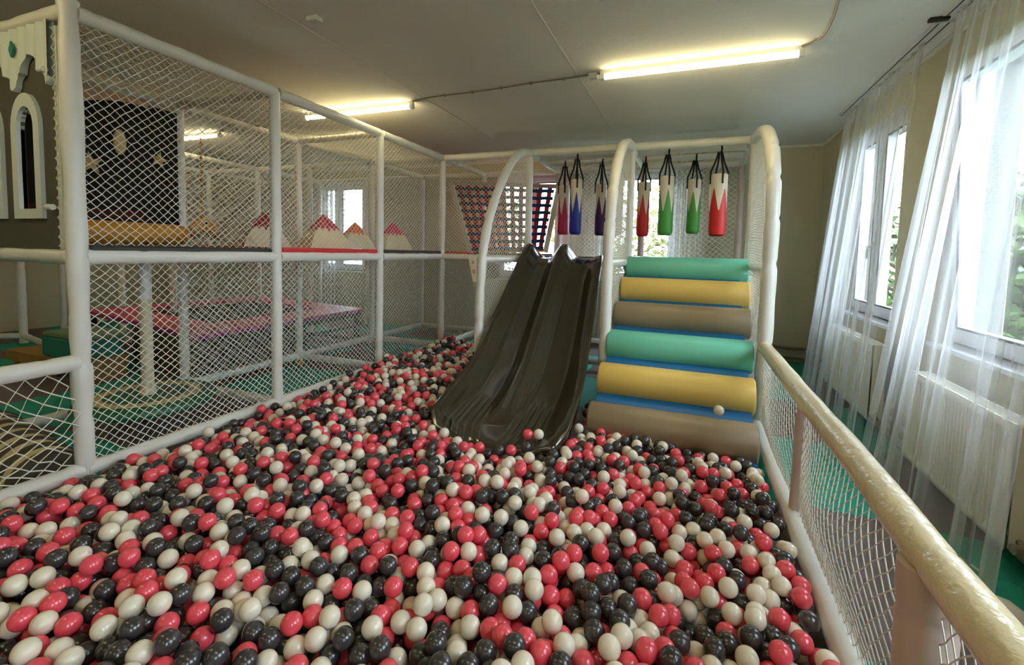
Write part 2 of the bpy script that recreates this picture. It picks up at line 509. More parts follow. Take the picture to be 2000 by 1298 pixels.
def window(n, axis, a0, a1, z0, z1, face, out, label, mullion=None, tilt=None):
    """PVC window set into the hole. face = inner wall face coordinate, out = +1 direction outwards."""
    def bx(b, p, q, d0, d1, lo, hi):
        e0, e1 = sorted((face + out * d0, face + out * d1))
        if axis == 'y': b.box(e0, e1, p, q, lo, hi)
        else: b.box(p, q, e0, e1, lo, hi)
        return b
    ctr = (face + out * .1, (a0 + a1) / 2, z0) if axis == 'y' else ((a0 + a1) / 2, face + out * .1, z0)
    t = thing('window_%d' % n, ctr, label, 'window', kind='structure')
    D0, D1 = 0.09, 0.16
    rv = MB()   # white reveal lining
    bx(rv, a0, a0 + .012, 0.002, .16, z0, z1); bx(rv, a1 - .012, a1, 0.002, .16, z0, z1); bx(rv, a0 + .012, a1 - .012, 0.002, .16, z1 - .012, z1)
    rv.build('reveal', M['wall_white'], t)
    rv = MB()   # grey render outside the frame
    bx(rv, a0, a0 + .012, .16, WT - .01, z0, z1); bx(rv, a1 - .012, a1, .16, WT - .01, z0, z1); bx(rv, a0 + .012, a1 - .012, .16, WT - .01, z1 - .012, z1)
    bx(rv, a0 + .012, a1 - .012, .16, WT - .01, z0, z0 + .02)
    rv.build('outer_reveal', M['facade'], t)
    for p, q, lo, hi in ((a0 + .012, a0 + .07, z0 + .02, z1 - .012), (a1 - .07, a1 - .012, z0 + .02, z1 - .012), (a0 + .07, a1 - .07, z0 + .02, z0 + .08), (a0 + .07, a1 - .07, z1 - .072, z1 - .012)):
        bx(MB(), p, q, D0, D1, lo, hi).build('frame_bar', M['pvc'], t)
    bx(MB(), a0 - .03, a1 + .03, -0.035, 0.10, z0 - .022, z0 + .004).build('sill_board', M['pvc'], t)
    lights = [(a0 + .06, a1 - .06)]
    if mullion:
        bx(MB(), mullion - .035, mullion + .035, D0, D1, z0 + .08, z1 - .072).build('mullion', M['pvc'], t)
        lights = [(a0 + .06, mullion - .025), (mullion + .025, a1 - .06)]
    for k, (p, q) in enumerate(lights):
        lo, hi = z0 + .06, z1 - .06
        s = bpy.data.objects.new('sash', None)
        parts = []
        b = MB(); w = .07
        bx(b, p, p + w, D0 - .035, D1 - .03, lo, hi); bx(b, q - w, q, D0 - .035, D1 - .03, lo, hi)
        bx(b, p + w, q - w, D0 - .035, D1 - .03, lo, lo + w); bx(b, p + w, q - w, D0 - .035, D1 - .03, hi - w, hi)
        so = b.build('sash', M['pvc'], t)
        g = MB()
        for e in ((p + w - .006, p + w + .008, lo + w, hi - w), (q - w - .008, q - w + .006, lo + w, hi - w), (p + w, q - w, lo + w - .006, lo + w + .008), (p + w, q - w, hi - w - .008, hi - w + .006)):
            bx(g, e[0], e[1], D0 - .037, D0 - .03, e[2], e[3])
        go = g.build('gasket', M['gasket'], None); go.parent = so
        gl = bx(MB(), p + w - .005, q - w + .005, D0 + .0, D0 + .006, lo + w - .005, hi - w + .005).build('pane', M['glass'], None); gl.parent = so
        hd = MB()
        hz = lo + .62
        hp = p + .035
        bx(hd, hp - .012, hp + .012, D0 - .05, D0 - .035, hz - .035, hz + .035); bx(hd, hp - .009, hp + .009, D0 - .075, D0 - .05, hz - .02, hz); bx(hd, hp - .01, hp + .01, D0 - .085, D0 - .07, hz - .13, hz)
        ho = hd.build('handle', M['plastic_white'], None); ho.parent = so
        if tilt and k == 0:
            # bottom-hung sash leaning into the room
            piv = Vector((face + out * D1, 0, lo)) if axis == 'y' else Vector((0, face + out * D1, lo))
            rot = Matrix.Rotation(-out * tilt, 4, 'Y') if axis == 'y' else Matrix.Rotation(out * tilt, 4, 'X')
            Mx = Matrix.Translation(piv) @ rot @ Matrix.Translation(-piv)
            for oo in (so, go, gl, ho):
                oo.data.transform(Mx)
        bpy.data.objects.remove(s)
    return t
window(1, 'y', *right_holes[1], RX, 1, 'white window tilted open beside the large ribbed radiator', tilt=radians(3.2))
window(2, 'y', *right_holes[0], RX, 1, 'white window behind the far tulle curtain', mullion=5.24)
window(3, 'x', *back_holes[2], BY, 1, 'bright end-wall window behind the red and green punching bags')
window(4, 'x', *back_holes[1], BY, 1, 'bright end-wall window behind the red and blue webbing', mullion=-2.5)
window(5, 'x', *back_holes[0], BY, 1, 'bright end-wall window far behind the trampoline', mullion=-6.5)
window(6, 'y', *right_holes[2], RX, 1, 'white window on the right wall nearest the camera', mullion=1.0)
window(7, 'y', *right_holes[3], RX, 1, 'white window on the right wall behind the camera', mullion=-1.26)

# ceiling seams
for k, x in enumerate((-0.972, -2.55)):
    o = MB().box(x - .006, x + .006, FY, BY - .02 if k else 5.6, CZ - .003, CZ + .01).build('trim_%d' % (k + 1), M['seam'])
    tag(o, ['thin white ceiling joint running to the junction box', 'thin white ceiling joint beside the smoke sensor'][k], 'ceiling joint', kind='structure')
o = MB().box(LX, RX, BY - .02, BY, CZ - .035, CZ).build('trim_3', M['seam'])
tag(o, 'pale cornice strip along the top of the end wall', 'trim', kind='structure')
o = MB().box(RX - .02, RX, FY, BY - .02, CZ - .035, CZ).build('trim_4', M['seam'])
tag(o, 'pale cornice strip above the right-hand windows', 'trim', kind='structure')

# ------------------------------------------------------------------ lamps on the ceiling
def tube_lamp(x0, x1, y, label, bulge=False):
    t = thing('tube_lamp', ((x0 + x1) / 2, y, CZ), label, 'lamp', 'ceiling tube lamps')
    hs = MB().box(x0 - .035, x1 + .035, y - .015, y + .015, CZ - .03, CZ).build('housing', M['plastic_white'], t)
    n = 14
    poly = [(y + .021 * cos(2 * pi * k / n), CZ - .052 + .021 * sin(2 * pi * k / n)) for k in range(n)]
    MB().prism(poly, 'x', x0, x1).build('diffuser', M['tube'], t)
    for e, s in ((x0, -1), (x1, 1)):
        MB().box(min(e, e + s * .034), max(e, e + s * .034), y - .023, y + .023, CZ - .075, CZ - .028).build('end_cap', M['plastic_white'], hs)
    return t
tube_lamp(-0.735, 0.64, 3.845, 'lit warm tube lamp nearest the windows, right of the junction box')
tube_lamp(-4.12, -2.74, 4.03, 'lit warm tube lamp above the long top beam of the climbing frame')
tube_lamp(-7.4, -5.93, 4.3, 'lit warm tube lamp farthest left, seen through the frame nets')
tube_lamp(-0.735, 0.64, 0.3, 'warm tube lamp overhead near the camera, on the window side')
tube_lamp(-4.12, -2.74, 0.3, 'warm tube lamp overhead near the camera, on the frame side')
tube_lamp(-7.4, -5.93, 0.3, 'warm tube lamp over the near left end of the room')
tube_lamp(-0.735, 0.64, -2.4, 'added unseen warm tube lamp in the corner behind the camera, on the window side')  # added unseen row, brightens the pit from the camera side
tube_lamp(-4.12, -2.74, -2.4, 'added unseen warm tube lamp in the last row behind the camera, on the frame side')  # added with the lamp before it, for more light on the balls
o = MB().rbox(-0.875, -0.80, 3.845, 3.92, CZ - .045, CZ, .008).build('junction_box', M['plastic_white'])
tag(o, 'small white junction box at the left end of the near tube lamp', 'junction box')
o = MB().rbox(-2.42, -2.33, 2.36, 2.42, CZ - .03, CZ, .006).build('smoke_sensor', M['plastic_white'])
tag(o, 'small white sensor box on the bare ceiling', 'sensor')
def cable(pts, label, r=.006, n=8):
    o = MB().tube(bez(pts, 8), r, 8).build('cable', M['cable'], smooth=True)
    return tag(o, label, 'cable')
zc = CZ - .008
cab1 = cable([(-2.7, 4.0, zc), (-2.4, 3.96, zc), (-1.9, 3.955, zc), (-1.4, 3.91, zc), (-1.1, 3.905, zc), (-0.875, 3.885, zc)], 'grey cable on the ceiling between the two nearer tube lamps')
cable([(-0.80, 3.885, zc), (-.5, 3.9, zc), (0, 3.89, zc), (0.35, 3.9, zc), (0.6, 3.86, zc), (0.72, 3.77, zc), (0.755, 3.64, zc), (0.745, 3.4, zc), (0.72, 3.15, zc), (0.70, 2.4, zc)], 'grey cable curving from the near tube lamp towards the windows')
for x, y in ((-2.3, 3.957), (-2.0, 3.955), (-1.7, 3.938), (-1.4, 3.91), (-1.1, 3.905)):
    MB().box(x - .008, x + .008, y - .014, y + .014, CZ - .018, CZ).build('clip', M['cable'], cab1)

# ------------------------------------------------------------------ climbing frame (left)
XA, XB, XC, XD, XE = -3.17, -4.33, -5.5, -6.6, -7.75
YS = [1.47, 2.77, 4.1, 5.43, 6.75]
ZR, ZM, ZT = 0.10, 1.315, 2.63
F = thing('climbing_frame', (XB, 3.4, 0), 'white padded tube climbing frame with diamond nets, left of the ball pit', 'play frame')
P = lambda a, b, name='beam', **k: pad_tube(name, a, b, F, **k)
for y in YS[:4]:
    P((XA, y, 0.0), (XA, y, ZT + (.055 if y == YS[0] else 0)), 'post', r=.048 if y == YS[0] else .043, wob=.06 if y == YS[0] else .025, pinch=.2 if y == YS[0] else .11)
for y in YS[1:]:
    P((XB, y, 0.02), (XB, y, ZT), 'post', r=.041)
P((XA, YS[4], .02), (XA, YS[4], ZT), 'post', r=.041)
for x, ys in ((XC, YS[3:5]), (XD, YS[2:5]), (XE, YS[2:5])):
    for y in ys:
        P((x, y, .02), (x, y, ZT), 'post', r=.04)
P((-8.45, 3.3, 0), (-8.45, 3.3, ZM + 1.3), 'post', r=.045)
P((-8.75, 3.87, 0), (-8.75, 3.87, ZM + 1.3), 'post', r=.04)
# row A beams, bay by bay
for y0, y1 in zip(YS, YS[1:4]):
    for z, r in ((ZT, .045), (ZM, .043)):
        P((XA, y0 + .03, z), (XA, y1 - .0, z), 'beam', r=r)
for y0, y1 in zip(YS[:4], YS[1:]):
    P((XA, y0, ZR), (XA, y1, ZR), 'floor_rail', r=.045)
# rails continuing toward the viewer
P((XA, YS[0] - .02, 0.725), (XA, -0.6, 0.725), 'hand_rail', r=.047)
P((XA, YS[0] - .02, ZR), (XA, -0.6, ZR), 'floor_rail', r=.048)
# row B and beyond
for y0, y1 in zip(YS[1:4], YS[2:]):
    P((XB, y0, ZT), (XB, y1, ZT), 'beam', r=.042)
    P((XB, y0, ZM), (XB, y1, ZM), 'beam', r=.04)
    P((XB, y0, ZR), (XB, y1, ZR), 'floor_rail', r=.04)
P((XB, YS[0], ZT), (XB, YS[1], ZT), 'beam', r=.042)
P((XB, YS[0], ZR), (XB, YS[1], ZR), 'floor_rail', r=.04)
for i, y in enumerate(YS):
    P((XB, y, ZT), (XA, y, ZT), 'beam', r=.041)
    if i: P((XB, y, ZM), (XA, y, ZM), 'beam', r=.04)
    if i: P((XB, y, ZR), (XA, y, ZR), 'floor_rail', r=.04)
P((XA - .04, YS[0], ZM), (-4.4, YS[0], ZM), 'beam', r=.045)
for y in (YS[3], YS[4]):
    P((XE, y, ZT), (XB, y, ZT), 'beam', r=.04)
P((XE, YS[2], ZT), (XD, YS[2], ZT), 'beam', r=.04)
P((XD, YS[2], ZT), (XD, YS[4], ZT), 'beam', r=.04)
P((XE, YS[2], ZT), (XE, YS[4], ZT), 'beam', r=.04)
P((-8.45, 3.3, .1), (-5.9, 2.85, .1), 'floor_rail', r=.04)
P((-8.45, 3.3, .1), (-9.3, 2.6, .1), 'floor_rail', r=.04)
P((-8.75, 3.87, .1), (-6.7, 3.75, .1), 'floor_rail', r=.04)
P((XA, YS[3], ZT), (XA, YS[4], ZT), 'beam', r=.041)
# orange feet below the rail joints
for x, y in ((XB, YS[2]), (XB, YS[3]), (XB, YS[1]), (XB, YS[4])):
    MB().lathe(x + .05, y - .04, [(.03, 0.0), (.034, .015), (.02, .05), (.012, .06)], 12).build('foot', M['orange'], F)
# platform pads
def pad_block(x0, x1, y0, y1, z0, z1, m, parent, name='platform_pad'):
    return MB().rbox(x0, x1, y0, y1, z0, z1, .012).build(name, m, parent)
pad_block(XB + .045, XA + .02, YS[0] + .05, YS[1] - .045, 1.335, 1.382, M['charcoal'], F)
pad_block(XB + .045, XA + .02, YS[1] + .045, YS[2] - .045, 1.34, 1.392, M['red'], F)
pad_block(XB + .045, XA + .02, YS[2] + .045, YS[3] - .045, 1.34, 1.388, M['charcoal'], F)
pad_block(XB + .045, XA + .4, YS[3] + .05, YS[4] - .045, 1.34, 1.388, M['red'], F)
# nets: front row, upper and lower
for y0, y1 in zip(YS[:3], YS[1:4]):
    net((XA, y0 + .04, ZM + .04), (0, 1, 0), (0, 0, 1), y1 - y0 - .08, ZT - ZM - .08, F)
    net((XA, y0 + .04, ZR + .04), (0, 1, 0), (0, 0, 1), y1 - y0 - .08, ZM - ZR - .08, F)
# slack net below the hand rail at the left edge
net((XA, -0.2, ZR + .045), (0, 1, 0), (0, 0, 1), YS[0] - .05 + .2, .725 - ZR - .09, F, cell=(.085, .078), jit=.008, r=.0027,
    sag=lambda a, b: (0.02 * sin(9 * b + 3 * a), -0.03 * sin(pi * b) * abs(sin(3 * pi * a)), .05 * sin(pi * b)))
# roof nets
for y0, y1 in zip(YS[:3], YS[1:4]):
    net((XB + .04, y0 + .04, ZT + .02), (1, 0, 0), (0, 1, 0), XA - XB - .08, y1 - y0 - .08, F, sag=lambda a, b: (0, 0, -.09 * sin(pi * a) * sin(pi * b)), r=.0022)
# row B nets and the cross nets
for y0, y1 in zip(YS[1:4], YS[2:]):
    net((XB, y0 + .04, ZM + .04), (0, 1, 0), (0, 0, 1), y1 - y0 - .08, ZT - ZM - .08, F, r=.0022)
    net((XB, y0 + .04, ZR + .04), (0, 1, 0), (0, 0, 1), y1 - y0 - .08, ZM - ZR - .08, F, r=.0022)
net((XB, YS[4], ZR + .04), (1, 0, 0), (0, 0, 1), XA - XB, ZM - ZR - .08, F, r=.0022)
net((XB, YS[4], ZM + .04), (1, 0, 0), (0, 0, 1), XA - XB, ZT - ZM - .08, F, r=.0022)
net((XE, YS[4], ZR + .3), (1, 0, 0), (0, 0, 1), XB - XE, ZT - ZR - .34, F, r=.0022, cell=(.07, .065))
net((XD, YS[2], .5), (0, 1, 0), (0, 0, 1), YS[4] - YS[2], ZT - .54, F, r=.0022, cell=(.07, .065))

# ------------------------------------------------------------------ castle front
CY = 1.445
K = thing('castle_front', (-3.75, CY, 1.36), 'grey castle front panel with arched windows and a scalloped white valance', 'play panel')
def arch_z(x, xc, hw, zs):      # top of a round arch
    d = min(1, abs(x - xc) / hw)
    return zs + hw * 1.35 * sqrt(max(0, 1 - d * d))
wins = [(-3.543, .088, 1.58), (-3.955, .088, 1.58)]
def arch_poly(xc, hw, z0, zs, n=16):
    return [(xc - hw, z0)] + [(xc - hw * cos(pi * k / n), zs + hw * 1.35 * sin(pi * k / n)) for k in range(n + 1)] + [(xc + hw, z0)]
b = MB()
X0, X1, Z0, Z1 = -4.3, -3.255, 1.355, 2.55
cuts = {X0, X1}
for xc, hw, z0 in wins:
    for k in range(17): cuts.add(round(xc - hw * cos(pi * k / 16), 5))
cuts = sorted(cuts)
for p, q in zip(cuts, cuts[1:]):
    m_ = (p + q) / 2
    w = [w for w in wins if abs(m_ - w[0]) < w[1]]
    if w:
        xc, hw, z0 = w[0]
        b.box(p, q, CY, CY + .02, Z0, z0)
        za, zb = arch_z(p, xc, hw, 2.035), arch_z(q, xc, hw, 2.035)
        i = len(b.v)
        b.v += [(p, CY, za), (q, CY, zb), (q, CY, Z1), (p, CY, Z1), (p, CY + .02, za), (q, CY + .02, zb), (q, CY + .02, Z1), (p, CY + .02, Z1)]
        b.f += [(i, i + 1, i + 2, i + 3), (i + 7, i + 6, i + 5, i + 4), (i, i + 4, i + 5, i + 1)]
    else:
        b.box(p, q, CY, CY + .02, Z0, Z1)
b.build('board', M['castle'], K)
for xc, hw, z0 in wins:
    outer = arch_poly(xc, hw + .058, z0 - .055, 2.03)
    inner = arch_poly(xc, hw, z0, 2.035)
    bb = MB(); n = len(outer)
    for yy in (CY - .02, CY + .018):
        bb.v += [(x, yy, z) for x, z in outer] + [(x, yy, z) for x, z in inner]
    for i in range(n):
        j = (i + 1) % n
        bb.f += [(i, j, n + j, n + i), (2 * n + i, 3 * n + i, 3 * n + j, 2 * n + j), (i, 2 * n + i, 2 * n + j, j), (n + i, n + j, 3 * n + j, 3 * n + i)]
    bb.build('window_frame', M['castle_white'], K)
# valance with scalloped hem
b = MB(); nx = 150
def hem(x):
    u = ((x + 3.27) / .335) % 1.0
    d = abs(u - .5) * 2
    if d < .46: return 2.325 + .09 * sqrt(1 - (d / .47) ** 2)
    if d < .86: return 2.26 + .065 * sqrt(max(0, 1 - ((d - .46) / .41) ** 2))
    return 2.235 + .025 * (1 - d) / .14
for i in range(nx + 1):
    x = X0 + (X1 + .01 - X0) * i / nx
    yo = CY - .03 + .006 * sin(x * 70)
    h = hem(x)
    b.v += [(x, yo, 2.575), (x, yo - .004, h), (x, CY - .004, h), (x, CY - .004, 2.575)]
for i in range(nx):
    k = i * 4
    for s in range(4):
        s2 = (s + 1) % 4
        b.f.append((k + s, k + s2, k + 4 + s2, k + 4 + s))
b.build('valance', M['castle_white'], K)
MB().prism([(-3.585 - .024, 2.458), (-3.585, 2.415), (-3.585 + .024, 2.458), (-3.585, 2.505)], 'y', CY - .045, CY - .036).build('diamond', M['tealblock'], K)
for x, z in ((-3.322, 2.325), (-3.298, 1.587)):
    MB().tube([(x - .02, CY - .03, z), (x + .035, CY - .03, z - .002)], .016, 12).build('toggle', M['plastic_white'], K, autosmooth=40)
lace = []
for k in range(45):
    z = 1.37 + (2.54 - 1.37) * k / 44
    lace.append((XA - .068 + (.007 if k % 2 else -.007), CY - .012 + (.006 if k % 2 else -.006), z))
MB().box(XA - .086, XA - .052, CY - .008, CY + .022, 1.355, 2.55).build('edge_strip', M['castle_white'], K)
MB().tube(lace, .0035, 6).build('lacing', M['rope'], K)

# ------------------------------------------------------------------ cabin: starry backdrop and bolster
D = thing('starry_backdrop', (XB + .02, 2.1, 1.38), 'black night-sky backdrop with moon and stars inside the cabin', 'backdrop')
BX = XB + .03
MB().box(BX - .02, BX, 1.52, 2.735, 1.385, 2.55).build('cloth', M['black'], D)
MB().box(BX, BX + .006, 1.52, 2.735, 1.50, 1.60).build('lower_band', M['navy'], D)
MB().box(BX, BX + .006, 1.52, 2.45, 1.60, 1.66).build('band', M['maroon'], D)
MB().lathe(0, 0, [(.075, 0), (.1, .008), (.085, .02), (.05, .024)], 24).build('moon', M['gold'], D).matrix_parent_inverse = Matrix.Translation((-D.location.x, -D.location.y, -D.location.z)) @ Matrix.Translation((BX + .002, 2.288, 2.2)) @ Matrix.Rotation(pi / 2, 4, 'Y') @ Matrix.Scale(.46, 4, (0, 1, 0))
def star(y, z, R, rot):
    b = MB(); b.v.append((BX + .035, y, z)); b.v.append((BX + .004, y, z))
    for k in range(10):
        a = rot + pi * k / 5
        rr = R if k % 2 == 0 else R * .42
        b.v.append((BX + .006, y + rr * sin(a), z + rr * cos(a)))
    for k in range(10):
        k2 = (k + 1) % 10
        b.f += [(0, 2 + k, 2 + k2), (1, 2 + k2, 2 + k)]
    b.build('star', M['gold'], D)
star(2.576, 2.115, .075, .2); star(2.09, 2.0, .09, -.1); star(1.8, 2.3, .07, .4)
b = MB()
n = 22
arc = [(1.62 + .86 * k / n, 2.15 + .42 * sin(pi * (.12 + .5 * k / n))) for k in range(n + 1)]
for k in range(n + 1):
    y, z = arc[k]
    w = .11 * (1 - .8 * (k / n) ** 2)
    b.v += [(BX + .03, y, z), (BX + .03, y, z - w), (BX + .05, y, z), (BX + .05, y, z - w)]
for k in range(n):
    i = 4 * k
    b.f += [(i, i + 1, i + 5, i + 4), (i + 2, i + 6, i + 7, i + 3), (i, i + 4, i + 6, i + 2), (i + 1, i + 3, i + 7, i + 5)]
b.build('arch_trim', M['peach'], D)
pts = [(-4.15, 1.54, 1.475), (-4.15, 1.56, 1.475), (-4.15, 1.6, 1.475), (-4.15, 2.6, 1.475), (-4.15, 2.66, 1.475), (-4.15, 2.685, 1.475), (-4.15, 2.69, 1.475)]
o = MB().tube(pts, [.04, .075, .09, .09, .08, .05, .02], 28).build('bolster', M['orange'], autosmooth=60)
tag(o, 'long ochre bolster lying below the night-sky backdrop', 'bolster')

# ------------------------------------------------------------------ soft mountains on the platform
def mountain(x, y, w, h, rotz, cap, label):
    zb = 1.392
    t = thing('soft_mountain', (x, y, zb), label, 'soft block', 'soft mountain peaks on the platform')
    def pt(a, v, off=0):
        # a in 0..4 runs around the square
        k = int(a) % 4; f = a - int(a)
        c = [(1, 0), (0, 1), (-1, 0), (0, -1)]
        p0, p1 = c[k], c[(k + 1) % 4]
        s = (1 - v ** 1.35) * w + off
        px, py = (p0[0] * (1 - f) + p1[0] * f) * s, (p0[1] * (1 - f) + p1[1] * f) * s
        return (x + px * cos(rotz) - py * sin(rotz), y + px * sin(rotz) + py * cos(rotz), zb + h * v + off * .5)
    na, nv = 16, 8
    b = MB()
    for j in range(nv + 1):
        v = j / nv * .985
        for i in range(na): b.v.append(pt(4 * i / na, v))
    for j in range(nv):
        for i in range(na):
            i2 = (i + 1) % na
            b.f.append((j * na + i, j * na + i2, (j + 1) * na + i2, (j + 1) * na + i))
    b.f.append(tuple(nv * na + i for i in range(na)))
    b.f.append(tuple(range(na))[::-1])
    b.build('body', M['cream'], t)
    c = MB(); nz = 32; rows = 6
    for j in range(rows + 1):
        for i in range(nz):
            v0 = .60 if i % 2 else (.46 if i % 4 == 0 else .5)
            v = v0 + (1 - v0) * j / rows
            c.v.append(pt(4 * i / nz, min(v, .995), .004))
    for j in range(rows):
        for i in range(nz):
            i2 = (i + 1) % nz
            c.f.append((j * nz + i, j * nz + i2, (j + 1) * nz + i2, (j + 1) * nz + i))
    c.f.append(tuple(rows * nz + i for i in range(nz)))
    c.build('cap', cap, t)
    return t
capm = {k: mat('cap_' + k, c, .6) for k, c in dict(dark_red=(150, 22, 34), crimson=(176, 22, 72), orange=(230, 110, 26), pink=(212, 34, 92)).items()}
mountain(-3.78, 3.17, .27, .325, .25, capm['dark_red'], 'cream soft mountain with a dark red peak, leftmost of four')
mountain(-3.78, 3.93, .31, .37, .35, capm['crimson'], 'cream soft mountain with a crimson peak next to the orange one')
mountain(-3.8, 4.45, .26, .32, .3, capm['orange'], 'cream soft mountain with an orange peak')
mountain(-3.8, 5.2, .27, .37, .3, capm['pink'], 'cream soft mountain with a pink peak, rightmost of four')

# hanging sea-creature toy
T = thing('hanging_toy', (-5.3, 3.63, 1.45), 'yellow stuffed sea creature hanging on a beaded orange rope', 'toy')
b = MB(); n = 17
for k in range(n): b.ball((-5.3, 3.63, 1.72 + k * .052), .017 if k % 2 else .022, 8, 6)
b.tube([(-5.3, 3.63, 1.66), (-5.3, 3.63, 2.62)], .006, 6)
b.build('rope', M['orange'], T, smooth=True)['kind'] = 'stuff'
ty = mat('toy_yellow', (222, 162, 40), .8, bump=.4, bscale=30)
tg = mat('toy_green', (52, 128, 84), .8)
tr_ = mat('toy_red', (196, 60, 52), .8)
toy_body = MB().ball((-5.3, 3.64, 1.6), .13, 18, 12, (1, 1.15, .85)).build('body', ty, T, smooth=True)
MB().ball((-5.2, 3.59, 1.64), .03, 12, 8).build('eye', M['plastic_white'], toy_body, smooth=True)
MB().ball((-5.172, 3.585, 1.64), .016, 10, 7).build('pupil', M['black'], toy_body, smooth=True)
for k in range(7):
    a = k * .9
    MB().tube(bez([(-5.3 + .06 * cos(a), 3.64 + .07 * sin(a), 1.56), (-5.3 + .1 * cos(a), 3.64 + .12 * sin(a), 1.5), (-5.3 + .13 * cos(a), 3.64 + .17 * sin(a), 1.46)], 4), [.022, .02, .02, .018, .018, .015, .012, .01, .008], 8).build('tentacle', tr_ if k % 2 else tg, T, smooth=True)

# ------------------------------------------------------------------ disc swing
S = thing('disc_swing', (-3.80, 2.16, .2), 'round green disc swing with a beige ring on a rope-wrapped pole', 'swing')
dx, dy, dz = -3.80, 2.16, .235
disc_o = MB().lathe(dx, dy, [(.36, dz - .055), (.425, dz - .045), (.44, dz - .02), (.43, dz + .01), (.40, dz + .022), (.1, dz + .025)], 48).build('disc', M['disc_green'], S, autosmooth=40)
b = MB(); n = 48
for k in range(n):
    th = 2 * pi * k / n
    for r_, z in ((.265, dz + .0285), (.33, dz + .0285), (.33, dz + .02), (.265, dz + .02)):
        b.v.append((dx + r_ * cos(th), dy + r_ * sin(th), z))
for k in range(n):
    k2 = (k + 1) % n
    for s in range(4):
        b.f.append((4 * k + s, 4 * k2 + s, 4 * k2 + (s + 1) % 4, 4 * k + (s + 1) % 4))
b.build('ring', M['beige_ring'], disc_o)
MB().tube([(dx, dy, .98), (dx, dy, 1.27)], .04, 20).build('sleeve', M['pad'], S, autosmooth=40)
rp = []; rr = []
for k in range(120):
    rp.append((dx, dy, dz + .1 + .65 * k / 119)); rr.append(.0385 + .0022 * (k % 2) + .002 * sin(k * .7))
MB().tube(rp, rr, 18).build('rope_wrap', M['rope'], S, autosmooth=80)
MB().tube([(dx, dy, dz + .02), (dx, dy, dz + .05), (dx, dy, dz + .1)], [.05, .055, .04], 16).build('rope_knot', M['rope'], S, autosmooth=60)
MB().box(dx - .035, dx + .035, dy - .035, dy + .035, 1.265, 1.33).build('hanger', M['dark_metal'], S)

# ------------------------------------------------------------------ trampoline
TR = thing('trampoline', (-5.8, 4.4, 0), 'pink-padded trampoline with a black jumping mat behind the nets', 'trampoline')
outer = [(-4.48, 2.98), (-7.35, 3.45), (-7.1, 5.9), (-4.46, 5.42)]
cx_, cy_ = -5.85, 4.44
inner = [(-4.98, 3.5), (-6.9, 3.82), (-6.75, 5.45), (-4.98, 5.0)]
for k in range(4):
    k2 = (k + 1) % 4
    q = [outer[k], outer[k2], inner[k2], inner[k]]
    b = MB()
    m0 = [((q[0][0] + q[3][0]) / 2, (q[0][1] + q[3][1]) / 2), ((q[1][0] + q[2][0]) / 2, (q[1][1] + q[2][1]) / 2)]
    zt = .53
    b.v += [(*q[0], zt - .05), (*q[1], zt - .05), (*q[0], zt - .012), (*q[1], zt - .012), (*m0[0], zt + .006), (*m0[1], zt + .006), (*q[3], zt - .008), (*q[2], zt - .008), (*q[3], zt - .05), (*q[2], zt - .05)]
    for s in range(4):
        b.f.append((2 * s, 2 * s + 1, 2 * s + 3, 2 * s + 2))
    b.f.append((0, 8, 9, 1)); b.f += [(0, 2, 4, 6, 8), (1, 9, 7, 5, 3)]
    ep = b.build('edge_pad', M['pink_pad'], TR)
    # coloured piping strip on the outer edge
    ex = Vector((q[1][0] - q[0][0], q[1][1] - q[0][1], 0)).normalized(); nn = Vector((-ex.y, ex.x, 0)) * .004
    if nn.dot(Vector((q[0][0] - cx_, q[0][1] - cy_, 0))) < 0: nn = -nn
    w = MB()
    for (x, y) in (q[0], q[1]):
        w.v += [(x + nn.x, y + nn.y, zt - .065), (x + nn.x, y + nn.y, zt - .02), (x, y, zt - .02), (x, y, zt - .065)]
    for s in range(4): w.f.append((s, (s + 1) % 4, 4 + (s + 1) % 4, 4 + s))
    w.build('edge_strip', M['magenta'], ep)
ins = [(x + (cx_ - x) * -.04, y + (cy_ - y) * -.04) for x, y in inner]
MB().prism(ins, 'z', .455, .465).build('jump_mat', M['tramp_mat'], TR)
def side(k, z0, z1, m, inset, name, s0=0.0, s1=1.0):
    a, c = Vector(outer[k]), Vector(outer[(k + 1) % 4])
    ctr = Vector((cx_, cy_))
    a2, c2 = a.lerp(c, s0), a.lerp(c, s1)
    a2 = a2 + (ctr - a2).normalized() * inset; c2 = c2 + (ctr - c2).normalized() * inset
    n = Vector((-(c2 - a2).y, (c2 - a2).x)).normalized() * .01
    return MB().prism([tuple(a2), tuple(c2), tuple(c2 + n), tuple(a2 + n)], 'z', z0, z1).build(name, m, TR)
side(0, .02, .475, M['skirt'], .06, 'skirt', 0, .55)
side(3, .40, .475, M['mesh_grey'], .05, 'frame_bar')
side(3, .03, .40, M['mesh_grey'], .07, 'skirt', .42, 1.0)
side(3, .25, .29, M['mesh_grey'], .06, 'frame_bar', 0, .42)
for x, y in ((-4.55, 5.36), (-4.56, 3.06), (-7.25, 3.5), (-7.05, 5.8), (-4.56, 4.3)):
    MB().box(x - .03, x + .03, y - .03, y + .03, 0, .47).build('leg', M['dark_metal'], TR)
MB().box(-7.0, -4.55, 5.30, 5.34, .05, .09).build('frame_bar', M['mesh_grey'], TR)

